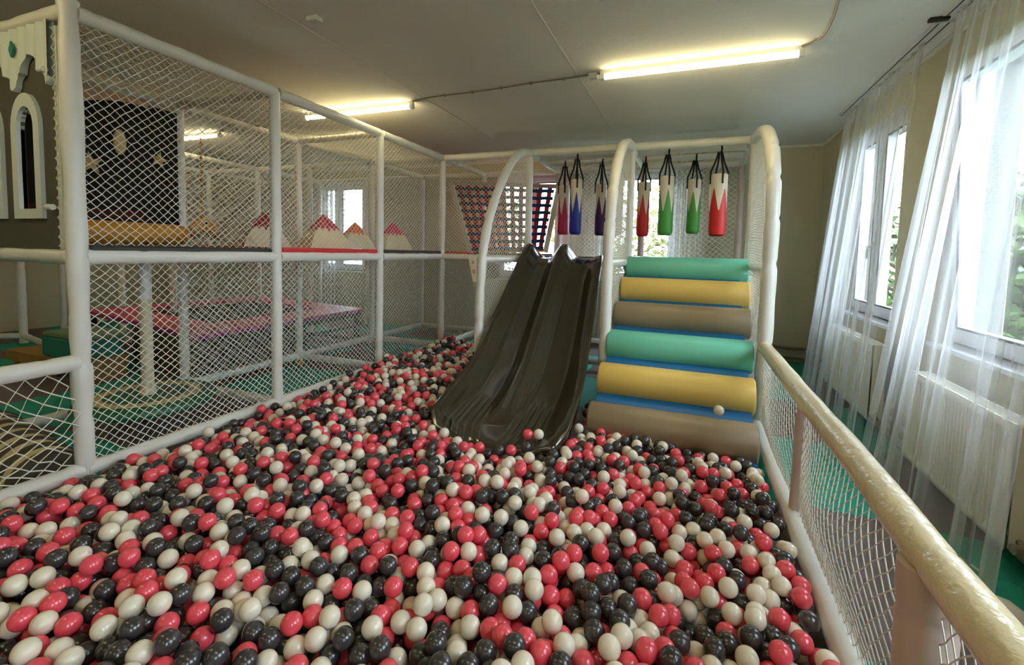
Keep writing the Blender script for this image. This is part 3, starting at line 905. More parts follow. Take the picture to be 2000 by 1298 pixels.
# blocks beside the trampoline
o = MB().rbox(-6.2, -5.55, 2.55, 2.95, .22, .42, .015).build('foam_block', M['tealblock'])
tag(o, 'teal foam block on the wooden box beside the trampoline', 'foam block')
o = MB().rbox(-6.2, -5.5, 2.56, 2.97, .42, .47, .012).build('foam_pad', M['sage'])
tag(o, 'thin sage-green pad lying on the teal block', 'foam pad')
bxs = thing('plywood_box', (-6.2, 2.7, 0), 'tan plywood box on the floor by the rails', 'box')
MB().box(-6.85, -5.5, 2.52, 2.55, .12, .22).build('side_board', M['wood'], bxs)
MB().box(-6.85, -5.5, 2.93, 2.96, .12, .22).build('side_board', M['wood'], bxs)
MB().box(-6.85, -6.82, 2.55, 2.93, .12, .22).build('end_board', M['wood'], bxs)
MB().box(-5.53, -5.5, 2.55, 2.93, .0, .22).build('end_board', M['wood'], bxs)
MB().box(-6.82, -5.53, 2.55, 2.93, .20, .219).build('lid', M['wood'], bxs)
for x in (-6.8, -6.1):
    MB().box(x, x + .05, 2.56, 2.6, 0, .12).build('leg', M['wood'], bxs)

# striped barrel at the left edge
SB = thing('striped_hump', (-4.0, 1.38, 0), 'cream and brown striped half-round soft hump behind the slack net', 'soft hump')
x = -3.36; k = 0
while x > -4.6:
    w = .085
    yb = 1.41 + (x + 3.36) * -.15
    rb_ = .185
    MB().prism([(yb + (rb_ - (.006 if k % 2 else 0)) * cos(pi * q / 20), (rb_ - (.006 if k % 2 else 0)) * sin(pi * q / 20)) for q in range(21)], 'x', x - w, x).build('stripe', M['stripe_dark'] if k % 2 == 0 else M['stripe_light'], SB, autosmooth=40)
    x -= w; k += 1

# ------------------------------------------------------------------ slide tower (back frame)
XL_, XM_, XR_ = -1.93, -0.69, 0.56
YF, YB, YK = YS[3], YS[4], 4.05
W = thing('slide_tower', (-0.7, 6.1, 0), 'white padded tube tower with three bent arches above the slide and roller steps', 'play frame')
Q = lambda a, b, name='beam', **k: pad_tube(name, a, b, W, **k)
def arch_L(x): return [(x, YK, 0.03), (x, YK, .6), (x, YK + .01, 1.0), (x, YK + .09, 1.5), (x, 4.36, 1.92), (x, 4.72, 2.32), (x, 5.06, 2.55), (x, YF, ZT)]
def arch_R(x): return [(x, YK - .03, 0.03), (x, YK - .03, .7), (x, YK - .03, 1.4), (x, YK - .01, 1.85), (x, 4.17, 2.2), (x, 4.5, 2.46), (x, 4.92, 2.58), (x, YF, ZT)]
def arch_M(x): return [(x, YK, 0.03), (x, YK, .7), (x, YK, 1.3), (x, YK + .05, 1.7), (x, 4.26, 2.1), (x, 4.6, 2.42), (x, 4.98, 2.57), (x, YF, ZT)]
arches = {XL_: arch_L(XL_), XM_: arch_M(XM_), XR_: arch_R(XR_)}
for x, pts in arches.items():
    pad_curve('arch', pts, W, r=.056 if x == XR_ else .05 if x == XM_ else .046)
    Q((x, YF, .02), (x, YF, ZT - .02), 'post', r=.042)
    Q((x, YK + .03, ZM), (x, YF - .03, ZM), 'beam', r=.036)
    Q((x, YK, ZR), (x, YF, ZR), 'floor_rail', r=.04)
    prof = bez(pts, 14)
    def amask(u, v, prof=prof):
        z = v + ZR + .03; y = u + YK
        for a, c in zip(prof, prof[1:]):
            if a.z <= z <= c.z:
                f = (z - a.z) / max(1e-6, c.z - a.z)
                return y > a.y + (c.y - a.y) * f + .03
        return False
    net((x, YK, ZR + .03), (0, 1, 0), (0, 0, 1), YF - YK - .04, ZT - ZR - .05, W, mask=amask, cell=(.055, .05), r=.0022)
# beams across
for x0, x1 in ((XA, XL_), (XL_, XM_), (XM_, XR_)):
    Q((x0 + .02, YF, ZT), (x1 - .02, YF, ZT), 'beam', r=.045)
    Q((x0 + .02, YB, ZT), (x1 - .02, YB, ZT), 'beam', r=.043)
    Q((x0, YB, ZM), (x1, YB, ZM), 'beam', r=.04)
    Q((x0, YB, ZR), (x1, YB, ZR), 'floor_rail', r=.04)
Q((XA + .02, YF, ZM), (XL_ - .02, YF, ZM), 'beam', r=.043)
Q((XL_ + .02, YF, ZM - .02), (XM_ - .02, YF, ZM - .02), 'beam', r=.04)
Q((XM_, YF, ZM - .03), (XR_, YF, ZM - .03), 'beam', r=.04)
Q((XA + .02, YF, ZR), (XL_ - .02, YF, ZR), 'floor_rail', r=.044)
Q((XL_, YF, ZR), (XR_, YF, ZR), 'floor_rail', r=.04)
for x in (XL_, XM_, XR_):
    Q((x, YB, .02), (x, YB, ZT), 'post', r=.043, m=M['pad_pink'])
    Q((x, YF, ZT), (x, YB, ZT), 'beam', r=.042)
Q((XA, YF, ZM), (XA, YB, ZM), 'beam', r=.04)
# hanging bars for the bags
for y in (5.77, 6.19):
    Q((XL_ + .02, y, ZT), (XR_ - .02, y, ZT), 'hanging_bar', r=.036, pinch=.02)
# platform
for x0, x1, m_ in ((XL_, XM_, 'charcoal'), (XM_, XR_, 'charcoal')):
    pad_block(x0 + .045, x1 - .045, YF + .04, YB - .045, 1.30, 1.36, M[m_], W)
pad_block(XA + .45, XL_ - .045, YF + .05, YB - .045, 1.335, 1.385, M['charcoal'], W)
# nets of the tower
net((XA + .04, YF, ZM + .045), (1, 0, 0), (0, 0, 1), XL_ - XA - .08, ZT - ZM - .09, W)
net((XA + .04, YF, ZR + .045), (1, 0, 0), (0, 0, 1), XL_ - XA - .08, ZM - ZR - .09, W)
net((XL_ + .3, YB, ZM + .04), (1, 0, 0), (0, 0, 1), XM_ - XL_ - .3, ZT - ZM - .08, W, cell=(.068, .062), r=.0026)
net((XM_ + .03, YB, ZM + .04), (1, 0, 0), (0, 0, 1), XR_ - XM_ - .06, ZT - ZM - .08, W, cell=(.075, .068), r=.0028, jit=.006,
    sag=lambda a, b: (-.07 * sin(pi * a) * sin(pi * b), -.05 * sin(pi * a) * (1 - b), .03 * sin(pi * a) * sin(pi * b)))
net((XA, YF, ZR + .04), (0, 1, 0), (0, 0, 1), YB - YF, ZM - ZR - .08, W, r=.0022)
net((XA, YB, ZR + .04), (1, 0, 0), (0, 0, 1), XL_ - XA, ZM - ZR - .08, W, r=.0022)

# tag sign on the left arch
SG = thing('arch_tag', (-2.0, YK - .05, 1.1), 'small pale tag with a red letter hanging at the left arch', 'sign')
MB().prism([(-2.035, 1.335), (-1.945, 1.335), (-1.945, 1.10), (-1.975, 1.10)], 'y', YK - .056, YK - .05).build('plate', M['cream'], SG)
def text(body, x, y, z, size, m, parent):
    c = bpy.data.curves.new('lettering', 'FONT'); c.body = body; c.size = size; c.align_x = 'CENTER'; c.extrude = .0008
    c.materials.append(m)
    o = bpy.data.objects.new('lettering', c); COL.objects.link(o)
    dg_ = bpy.context.evaluated_depsgraph_get()
    me_ = bpy.data.meshes.new_from_object(o.evaluated_get(dg_))
    bpy.data.objects.remove(o)
    me_.transform(Matrix.Translation((x, y, z)) @ Matrix.Rotation(pi / 2, 4, 'X'))
    return link(bpy.data.objects.new('lettering', me_), parent)
text('*', -1.982, YK - .057, 1.255, .07, M['charcoal'], SG)
text('B', -1.97, YK - .057, 1.18, .055, M['red'], SG)
o = MB().rbox(-3.24, -3.01, BY - .06, BY, .94, 1.19, .01).build('fuse_box', M['stripe_dark'])
tag(o, 'dark brown box on the end wall below the platform', 'box')

# ------------------------------------------------------------------ red and blue climbing webbing
LN = thing('webbing_ladder', (-2.8, 6.6, 1.36), 'red and blue webbing climbing ladder, narrower at the bottom', 'climbing net')
tl, tr2, bl, br = Vector((-3.64, 6.62, 2.46)), Vector((-1.95, 6.62, 2.36)), Vector((-3.28, 6.6, 1.37)), Vector((-2.1, 6.6, 1.42))
def wp(u, v): return tl.lerp(tr2, u).lerp(bl.lerp(br, u), v)
def ribbon(path, w, th, name, m, up):
    b = MB()
    n = len(path)
    for i, p in enumerate(path):
        t = (path[min(n - 1, i + 1)] - path[max(0, i - 1)]).normalized()
        s = t.cross(Vector((0, 1, 0))).normalized() * w / 2
        d = Vector((0, 1, 0)) * th / 2
        b.v += [tuple(p + s + d), tuple(p + s - d), tuple(p - s - d), tuple(p - s + d)]
    for i in range(n - 1):
        for k in range(4):
            b.f.append((4 * i + k, 4 * i + (k + 1) % 4, 4 * i + 4 + (k + 1) % 4, 4 * i + 4 + k))
    b.f += [(0, 1, 2, 3)[::-1], (4 * n - 4, 4 * n - 3, 4 * n - 2, 4 * n - 1)]
    return b.build(name, m, LN)
NV, NH = 11, 9
for i in range(NV):
    u = (i + .5) / NV
    ribbon([wp(u, -.02 + 1.02 * k / 24) + Vector((0, .012 + .004 * (1 if (k // 3 + i) % 2 else -1), 0)) for k in range(25)], .07, .006, 'red_strap', M['webred'], None)
for j in range(NH):
    v = .05 + .9 * j / (NH - 1)
    ribbon([wp(k / 44, v) + Vector((0, -.008, .003 * sin(k * .8))) for k in range(45)], .05, .008, 'blue_strap', M['webblue'], None)
ribbon([wp(k / 10, .985) for k in range(11)], .05, .012, 'hem_strap', M['orange'], None)
for u0 in (-.035, 1.035):
    ribbon([wp(u0, -.03 + 1.05 * k / 8) for k in range(9)], .075, .02, 'side_border', M['pad'], None)
ribbon([wp(-.05 + 1.1 * k / 8, -.03) for k in range(9)], .06, .02, 'top_border', M['pad_pink'], None)

# ------------------------------------------------------------------ double slide
SL = [(5.47, 1.345), (5.33, 1.345), (5.2, 1.325), (5.0, 1.235), (4.7, 1.02), (4.4, .79), (4.17, .62), (3.9, .425), (3.7, .31), (3.5, .235), (3.3, .19), (3.1, .165), (2.92, .15), (2.78, .135), (2.70, .115), (2.665, .08)]
path = bez([(0, y, z) for y, z in SL], 5)
def lerp_tab(y, tab):
    for (a, va), (b_, vb) in zip(tab, tab[1:]):
        if a >= y >= b_:
            f = (a - y) / (a - b_); return va + (vb - va) * f
    return tab[0][1] if y > tab[0][0] else tab[-1][1]
wallL = [(5.5, .06), (5.3, .17), (5.1, .15), (4.7, .135), (3.6, .13), (3.2, .115), (2.95, .085), (2.75, .04), (2.6, .02)]
midR = [(5.5, .06), (5.3, .165), (5.1, .15), (4.7, .125), (3.7, .12), (3.4, .1), (3.1, .05), (2.95, .0), (2.6, .0)]
rightW = [(5.5, .02), (5.3, .04), (5.0, .10), (4.7, .13), (3.6, .13), (3.2, .115), (2.95, .085), (2.75, .04), (2.6, .02)]
def bump(d, w, flat=0.25):
    d = abs(d) / w
    if d < flat: return 1
    if d > 1: return 0
    t = (d - flat) / (1 - flat)
    return 1 - t * t * (3 - 2 * t)
NU = 132
sv, sf = [], []
for i, p in enumerate(path):
    y, z = p.y, p.z
    xl = lerp_tab(y, [(5.5, -1.88), (5.0, -1.86), (4.0, -1.84), (3.2, -1.80), (2.9, -1.76), (2.75, -1.66), (2.66, -1.45)])
    xr = lerp_tab(y, [(5.5, -.94), (5.2, -.94), (4.45, -.86), (3.8, -.79), (3.2, -.735), (2.9, -.72), (2.75, -.76), (2.66, -.95)])
    xm = xl + (xr - xl) * .49
    hl, hm, hr = lerp_tab(y, wallL), lerp_tab(y, midR), lerp_tab(y, rightW)
    skirt = .11 if y > 2.8 else .05
    row = []
    row.append((xl + .004, y, z + hl - .012 - skirt))
    row.append((xl - .008, y, z + hl - .03))
    for k in range(NU + 1):
        x = xl + (xr - xl) * k / NU
        h = max(hl * bump(x - xl, .2, .1), hr * bump(x - xr, .2, .1), hm * bump(x - xm, .17, .1))
        # shallow ribs fanning over the run-out
        rb = 0
        if y < 3.42:
            for c in ((xl + xm) / 2, (xr + xm) / 2):
                d = (x - c) / (.17 + .0 * y)
                if abs(d) < 1: rb = max(rb, .0055 * max(0, sin(d * pi * 6.0)) * min(1, (3.42 - y) / .15) * min(1, max(0, (y - 2.7) / .1)))
        row.append((x, y, z + h + rb))
    row.append((xr + .008, y, z + hr - .03))
    row.append((xr - .004, y, z + hr - .012 - skirt))
    sv += row
RWN = NU + 5
for i in range(len(path) - 1):
    for k in range(RWN - 1):
        a = i * RWN + k
        sf.append((a, a + RWN, a + RWN + 1, a + 1))
slide = mesh_obj('double_slide', sv, sf, M['slide'], smooth=True)
so_ = slide.modifiers.new('thickness', 'SOLIDIFY'); so_.thickness = .012; so_.offset = -1
tag(slide, 'dark olive plastic double slide with a centre ridge running into the ball pit', 'slide')

# ------------------------------------------------------------------ roller steps
RS = thing('roller_steps', (-.08, 4.3, 0), 'six padded green, yellow and brown rollers on a blue ramp beside the slide', 'roller steps')
NR = 6
rc = []
for i in range(NR):
    f = i / (NR - 1)
    rc.append((5.20 - f * (5.20 - 3.36), 1.255 - f * (1.255 - .155)))
rc[0] = (5.2, 1.252)
cols = ['roll_green', 'roll_yellow', 'roll_brown', 'roll_green', 'roll_yellow', 'roll_brown']
for i, (y, z) in enumerate(rc):
    r_ = .133 + .004 * i / 5
    x0 = -.665; x1 = .535 - .075 * i / 5
    tp = MB().tube([(x0 - .002, y, z), (x0, y, z), (x0 + .006, y, z), (x0 + .015, y, z), (x0 + .4, y, z), (x1 - .4, y, z), (x1 - .015, y, z), (x1 - .006, y, z), (x1, y, z), (x1 + .002, y, z)],
                   [r_ * .5, r_ * .9, r_ * .97, r_, r_ * 1.003, r_ * .997, r_, r_ * .97, r_ * .9, r_ * .5], 44)
    ro = tp.build('roller', M[cols[i]], RS, autosmooth=35)
d = Vector((rc[-1][0] - rc[0][0], rc[-1][1] - rc[0][1])).normalized()
nrm = Vector((-d.y, d.x)); nrm = nrm if nrm.y > 0 else -nrm
def ramp_pt(t, off): return (rc[0][0] + d.x * t + nrm.x * off, rc[0][1] + d.y * t + nrm.y * off)
Lr = (Vector(rc[-1]) - Vector(rc[0])).length
a0, a1, a2, a3 = ramp_pt(-.02, -.02), ramp_pt(Lr + .12, -.02), ramp_pt(Lr + .12, -.09), ramp_pt(-.02, -.09)
bmb = MB().prism([a0, a1, (a1[0], max(.01, a2[1])), a3], 'x', -.655, .452)
bmb.build('ramp', M['blue'], RS)
MB().box(-.655, .455, rc[-1][0] - .16, rc[-1][0] + .05, .0, .07).build('ramp_foot', M['blue'], RS)

# ------------------------------------------------------------------ punching bags
bagc = {k: mat('bag_' + k, c, .5, bump=.1, bscale=12) for k, c in dict(pink=(206, 52, 92), blue=(16, 38, 150), purple=(62, 14, 92), plum=(140, 44, 110), red=(208, 34, 30), green=(72, 152, 58)).items()}
bag_cream = mat('bag_cream', (226, 214, 192), .5, bump=.1, bscale=12)
def bag(x, y, zt, zb, r, colr, label, lid=None, tilt=0.0):
    t = thing('punching_bag', (x, y, zb), label, 'punching bag', 'punching bags hanging under the tower roof')
    n = 48; teeth = 5; ph = random.random() * 6
    hi, lo = zb + (zt - zb) * .80, zb + (zt - zb) * .37
    def zz(k):
        f = (k * teeth / n + ph) % 1.0
        return lo + (hi - lo) * (1 - abs(2 * f - 1))
    up = MB(); dn = MB()
    for k in range(n):
        a = 2 * pi * k / n
        c, s = cos(a), sin(a)
        up.v += [(x + r * .95 * c, y + r * .95 * s, zt), (x + r * c, y + r * s, zt - .012), (x + r * c, y + r * s, zz(k))]
        dn.v += [(x + r * c, y + r * s, zz(k)), (x + r * 1.01 * c, y + r * 1.01 * s, zb + .05), (x + r * .93 * c, y + r * .93 * s, zb + .016), (x + r * .7 * c, y + r * .7 * s, zb)]
    for k in range(n):
        k2 = (k + 1) % n
        for s in range(2): up.f.append((3 * k + s, 3 * k + s + 1, 3 * k2 + s + 1, 3 * k2 + s))
        for s in range(3): dn.f.append((4 * k + s, 4 * k + s + 1, 4 * k2 + s + 1, 4 * k2 + s))
    up.f.append(tuple(3 * k for k in range(n))); dn.f.append(tuple(4 * k + 3 for k in range(n))[::-1])
    uc = up.build('upper_cover', bag_cream, t, autosmooth=40)
    dn.build('lower_cover', colr, t, autosmooth=40)
    if lid: MB().lathe(x, y, [(r * .9, zt + .001), (r * .9, zt + .006)], 24).build('lid', lid, uc)
    ztop = ZT - .0
    for k in range(4):
        a = .35 + k * pi / 2
        c, s = cos(a), sin(a)
        rr = r * 1.03
        pth = [(x + rr * c, y + rr * s, zt - .11), (x + rr * c, y + rr * s, zt - .02), (x + rr * 1.02 * c, y + rr * 1.02 * s, zt + .03), (x + rr * .5 * c, y + rr * .55 * s, (zt + ztop) / 2), (x + .02 * c, y + .04 * s, ztop - .04)]
        MB().tube(pth, [.011, .0115, .0115, .0115, .0115], 6).build('strap', M['strap'], t)
    MB().tube([(x + .012, y + .038 * cos(q), ztop + .036 * sin(q) - .004) for q in [pi * 2 * m_ / 14 for m_ in range(15)]], .011, 6).build('loop', M['strap'], t)
    return t
G = bagc
bag(-1.685, 6.19, 2.33, 1.655, .077, G['pink'], 'pink and cream punching bag, leftmost in the row')
bag(-1.412, 5.77, 2.335, 1.64, .075, G['blue'], 'blue and cream punching bag')
bag(-1.175, 6.19, 2.325, 1.648, .075, G['purple'], 'dark purple and cream punching bag left of the middle arch')
bag(-.892, 5.77, 2.35, 1.64, .072, G['plum'], 'plum and cream punching bag behind the middle arch net')
bag(-.62, 6.19, 2.335, 1.64, .077, G['red'], 'narrow red and cream punching bag beside the middle post')
bag(-.317, 5.77, 2.335, 1.64, .085, G['green'], 'green and cream punching bag next to the narrow red one', lid=G['green'])
bag(-.014, 6.19, 2.35, 1.68, .082, G['green'], 'green and cream punching bag with bowed straps beside the wide red one', lid=G['green'])
bag(.248, 5.77, 2.335, 1.637, .094, G['red'], 'wide red and cream punching bag, rightmost in the row')

# ------------------------------------------------------------------ railing on the right of the pit
RL = thing('pit_railing', (XR_, 1.7, 0), 'long shiny cream padded railing with a slack white net, right of the ball pit', 'railing')
pr = [(XR_, YK - .05, .705), (XR_, 3.4, .705), (XR_, 2.66, .703), (XR_ + .004, 1.9, .708), (XR_, 1.35, .703), (XR_, .6, .705), (XR_, -.6, .705)]
c = bez(pr, 26)
rad = []
for i, p in enumerate(c):
    q = (p.y * 3.1) % 1.0
    rad.append(.05 + .0012 * sin(p.y * 13) - (.0045 if q < .05 else 0))
MB().tube(c, rad, 20).build('top_rail', mat('railing_vinyl_cream', (222, 208, 174), .2, bump=.55, bscale=34, var=.05, vscale=4), RL, smooth=True)
pad_tube('floor_rail', (.535, YK - .02, .085), (.545, -.6, .085), RL, r=.045)
pad_tube('post', (XR_ - .005, 2.64, .1), (XR_ + .003, 2.64, .68), RL, r=.036, m=M['pad_pink'])
pad_tube('post', (XR_, 1.33, .1), (XR_, 1.33, .68), RL, r=.06, m=M['pad_pink'], wob=.06)
for y0, y1 in ((2.68, YK - .06), (1.40, 2.6), (-.2, 1.26)):
    net((XR_ - .004, y0, .13), (0, 1, 0), (0, 0, 1), y1 - y0, .53, RL, cell=(.05, .06), jit=.004, r=.0021,
        sag=lambda a, b: (0.02 * sin(pi * a * 2) * sin(pi * b), -.03 * sin(pi * a) * sin(pi * b), -.05 * sin(pi * a) * sin(pi * b)))

# ------------------------------------------------------------------ radiators and pipes
def radiator(y0, y1, z0, z1, xf, label):
    t = thing('radiator', (xf + .05, (y0 + y1) / 2, z0), label, 'radiator', 'panel radiators below the windows')
    n = int((y1 - y0 - .06) / .0333)
    prof = [(xf + .004, y0)]
    b = MB(); ys = []
    for k in range(n):
        p = y0 + .03 + (y1 - y0 - .06) * k / n; w = (y1 - y0 - .06) / n
        ys += [(p, 0), (p + w * .25, 0), (p + w * .4, 1), (p + w * .85, 1)]
    ys = [(y0, 0)] + ys + [(y1, 0)]
    zs = [(z0, 0), (z0 + .03, 0), (z0 + .05, 1), (z1 - .05, 1), (z1 - .03, 0), (z1, 0)]
    for z, fz in zs:
        for y, fy in ys:
            b.v.append((xf + .009 * fy * fz * 1.0 + (0.0), y, z))
    m = len(ys)
    for j in range(len(zs) - 1):
        for i in range(m - 1):
            b.f.append((j * m + i, j * m + i + 1, (j + 1) * m + i + 1, (j + 1) * m + i))
    o = b.build('front_panel', M['radiator'], t, autosmooth=30)
    sd = o.modifiers.new('thickness', 'SOLIDIFY'); sd.thickness = .004; sd.offset = 1
    MB().box(xf + .014, xf + .1, y0 - .002, y0 + .003, z0 + .01, z1 + .002).build('side_panel', M['radiator'], t)
    MB().box(xf + .014, xf + .1, y1 - .003, y1 + .002, z0 + .01, z1 + .002).build('side_panel', M['radiator'], t)
    MB().box(xf + .09, xf + .1, y0 + .004, y1 - .004, z0, z1 - .01).build('back_panel', M['radiator'], t)
    g = MB()
    k = y0 + .006
    g.box(xf + .002, xf + .014, y0, y1, z1, z1 + .006); g.box(xf + .088, xf + .102, y0, y1, z1, z1 + .006)
    while k < y1 - .012:
        g.box(xf + .014, xf + .088, k, k + .006, z1 - .002, z1 + .005); k += .0125
    go = g.build('top_grille', M['radiator'], t); go['kind'] = 'stuff'
    MB().tube([(xf - .012, y0 + .04, z1 - .05), (xf + .004, y0 + .04, z1 - .05)], .012, 14).build('bleed_plug', M['plastic_white'], o, autosmooth=40)
    for y in (y0 + .08, y1 - .08):
        MB().box(xf + .1, RX - .003, y - .015, y + .015, z0 + .1, z0 + .14).build('bracket', M['radiator'], t)
    vp = MB().tube(bez([(xf + .05, y0 - .0, z0 + .05), (xf + .05, y0 - .05, z0 + .03), (xf + .1, y0 - .06, z0 - .04), (xf + .12, y0 - .06, .07)], 6), .013, 10).build('valve_pipe', M['pipe'], t, smooth=True)
    MB().tube([(xf + .05, y0 - .055, z0 + .04), (xf + .0, y0 - .06, z0 + .04)], .022, 14).build('valve_knob', M['pipe'], vp, autosmooth=40)
    return t
radiator(2.60, 3.64, .14, .70, 1.335, 'large ribbed white radiator below the tilted window')
radiator(4.33, 5.57, .14, .735, 1.345, 'ribbed white radiator behind the far tulle curtain')
def pipe(pts, r, label):
    o = MB().tube(pts, r, 14).build('heating_pipe', M['pipe'], autosmooth=40)
    return tag(o, label, 'pipe')
pipe([(1.475, FY + .1, .07), (1.475, BY - .09, .07)], .028, 'lower old painted heating pipe along the window wall')
pipe([(1.49, FY + .1, .17), (1.49, BY - .06, .17)], .022, 'upper old painted heating pipe along the window wall')
pipe([(1.44, BY - .07, .09), (-.9, BY - .07, .09)], .028, 'lower heating pipe along the end wall')
pipe([(1.46, BY - .05, .2), (-.9, BY - .05, .2)], .022, 'upper heating pipe along the end wall')
o = MB().tube(bez([(1.19, 2.95, .006), (1.215, 2.84, .006), (1.24, 2.74, .006), (1.285, 2.61, .006), (1.25, 2.5, .03)], 8), .005, 8).build('cord', M['rope'], smooth=True)
tag(o, 'thin cream cord lying on the mats below the large radiator', 'cord')
o = MB().tube([(1.1, 2.36, .02), (1.13, 2.33, .04), (1.19, 2.28, .045), (1.24, 2.24, .03), (1.26, 2.22, .02)], [.02, .05, .055, .045, .015], 14).build('cloth_bundle', M['pad'], smooth=True)
tag(o, 'crumpled cream cloth bundle on the floor outside the railing', 'cloth')

# ------------------------------------------------------------------ curtain track and curtains
CT = thing('curtain_track', (1.40, 3.5, CZ), 'white double-groove curtain track on the ceiling above the windows', 'curtain track')
for y0, y1 in ((3.72, 5.75), (.3, 3.62)):
    rl_ = MB().box(1.352, 1.448, y0, y1, CZ - .014, CZ).build('rail', M['plastic_white'], CT)
    for x in (1.372, 1.425):
        MB().box(x - .004, x + .004, y0, y1, CZ - .0155, CZ - .0135).build('groove', M['track_dark'], rl_)
MB().box(1.30, 1.40, 3.645, 3.68, CZ - .02, CZ).build('joint_bracket', M['track_dark'], CT)

def curtain(top, bot, folds, label, xt=1.41, xb=1.22, zt=CZ - .016, zb=.035, dens=None, seed=1, rad_y=None):
    rd = random.Random(seed)
    nu, nv = 260, 44
    t = thing('tulle_curtain', (xt, (top[0] + top[1]) / 2, zb), label, 'curtain', 'tulle curtains on the window wall')
    phs = [(rd.uniform(.6, 1.4), rd.uniform(0, 6)) for _ in range(6)]
    b = MB()
    for j in range(nv + 1):
        v = j / nv                                   # 0 top, 1 bottom
        z = zt + (zb - zt) * v
        vv = v ** 1.25
        for i in range(nu + 1):
            u = i / nu
            ud = dens(u) if dens else u
            y = (top[0] + (top[1] - top[0]) * ud) * (1 - vv) + (bot[0] + (bot[1] - bot[0]) * ud) * vv
            x = xt + (xb - xt) * (v ** .9)
            amp = .018 + .035 * v
            w = 0
            for m_, (a, p) in enumerate(phs[:4]):
                w += a * sin(2 * pi * u * folds * (0.55 + .35 * m_) + p + 1.2 * v * (m_ - 1)) / (1 + .5 * m_)
            y += .02 * sin(2 * pi * u * folds + 1.3 + v) * (.4 + v)
            hem = zb + .05 * sin(7 * u + seed) * .6
            zz = z + (hem - zb) * max(0, (v - .8) / .2)
            b.v.append((min(x + amp * w * .5, RX - .03), y, zz))
    for j in range(nv):
        for i in range(nu):
            a = j * (nu + 1) + i
            b.f.append((a, a + 1, a + nu + 2, a + nu + 1))
    b.build('drape', M['sheer'], t, smooth=True)
    hm = MB()
    hm.tube([b.v[nv * (nu + 1) + i] for i in range(0, nu + 1, 2)], .005, 5).build('hem', M['sheer'], t)
    hm = MB()
    hm.tube([b.v[i] for i in range(0, nu + 1, 4)], .006, 5).build('heading_tape', M['sheer'], t)
    return t
curtain((3.98, 5.68), (4.02, 5.85), 11, 'far white tulle curtain hanging over the smaller radiator', seed=3, xb=1.20)
curtain((2.45, 3.58), (2.3, 3.78), 10, 'near white tulle curtain gathered beside the tilted window', seed=8, xb=1.17, dens=lambda u: u if u > .999 else (u * .9 if u < .3 else .27 + .73 * ((u - .3) / .7) ** .62))

def back_curtain(x0, x1, label, seed):
    t = thing('tulle_curtain', ((x0 + x1) / 2, BY - .12, .1), label, 'curtain', 'tulle curtains on the end wall')
    b = MB(); nu, nv = 90, 10
    for j in range(nv + 1):
        for i in range(nu + 1):
            u = i / nu
            b.v.append((x0 + (x1 - x0) * u, BY - .12 + .03 * sin(2 * pi * 7 * u + seed) + .012 * sin(31 * u), CZ - .03 + (.12 - CZ) * j / nv))
    for j in range(nv):
        for i in range(nu):
            a = j * (nu + 1) + i
            b.f.append((a, a + 1, a + nu + 2, a + nu + 1))
    b.build('drape', M['sheer'], t, smooth=True)
back_curtain(-.38, .12, 'tulle curtain on the end wall behind the green punching bags', 1.0)
back_curtain(-6.95, -6.4, 'tulle curtain on the end wall beside the far-left window', 2.0)
back_curtain(-1.95, -1.3, 'tulle curtain on the end wall between the two bright windows', 4.0)

# ------------------------------------------------------------------ pit balls: dropped one after another, each rolls into a hollow
BR = 0.035
def slide_x(y):
    xl = lerp_tab(y, [(5.5, -1.88), (5.0, -1.86), (4.0, -1.84), (3.2, -1.80), (2.9, -1.76), (2.75, -1.66), (2.66, -1.45)])
    xr = lerp_tab(y, [(5.5, -.94), (5.2, -.94), (4.45, -.86), (3.8, -.79), (3.2, -.735), (2.9, -.72), (2.75, -.76), (2.66, -.95)])
    return xl, xr
def allowed(x, y):
    if not (-3.085 < x < .455 and .25 < y < 5.345): return False
    if y > 3.20 and x > -.70: return False
    if y > 2.64:
        xl, xr = slide_x(y)
        if xl - BR * .9 < x < xr + BR * .9: return False
    if y > 3.95 and x > -1.9: return False
    if abs(x + 1.93) < .085 and abs(y - 4.05) < .085: return False
    if abs(x + .69) < .085 and abs(y - 4.05) < .085: return False
    return True
class Pile:
    def __init__(s): s.g = {}; s.p = []
    def near(s, x, y):
        i, j = int(x // .07), int(y // .07)
        out = []
        for a in (i - 1, i, i + 1):
            for b_ in (j - 1, j, j + 1):
                out += s.g.get((a, b_), ())
        return out
    def height(s, x, y):
        z, sup = BR, None
        for q in s.near(x, y):
            dd = (x - q[0]) ** 2 + (y - q[1]) ** 2
            if dd < .0049:
                h = q[2] + sqrt(.0049 - dd)
                if h > z: z, sup = h, q
        return z, sup
    def add(s, x, y, z):
        q = (x, y, z)
        s.p.append(q); s.g.setdefault((int(x // .07), int(y // .07)), []).append(q)
pile = Pile()
rb = random.Random(5)
def level(x, y):
    l = 2.15 + .4 * sin(x * 2.1 + 1) * sin(y * 1.7) + .25 * sin(x * 5 + y * 3)
    if x < -2.75 and y < 3.3: l -= .5
    if x < -2.4 and y > 3.6: l += .7
    if x > .2 and y > 2.6: l -= .5
    if -2.6 < x < -.2 and y < 3: l += .35
    return max(1.0, l)
def cap(x, y):
    c = .185 + .03 * sin(x * 2.3 + .6) * sin(y * 1.9) + .02 * sin(x * 5 + y * 3)
    if x < -2.7 and y < 3.4: c = min(c, .12 + max(0, x + 2.95) * .3)
    if x < -2.2 and y > 3.5: c = .2
    if y > 2.2 and x > -2.0: c = min(c, .135)
    if x > .05: c = min(c, .14 - .02 * (y > 2.6))
    return c
dropped = 0
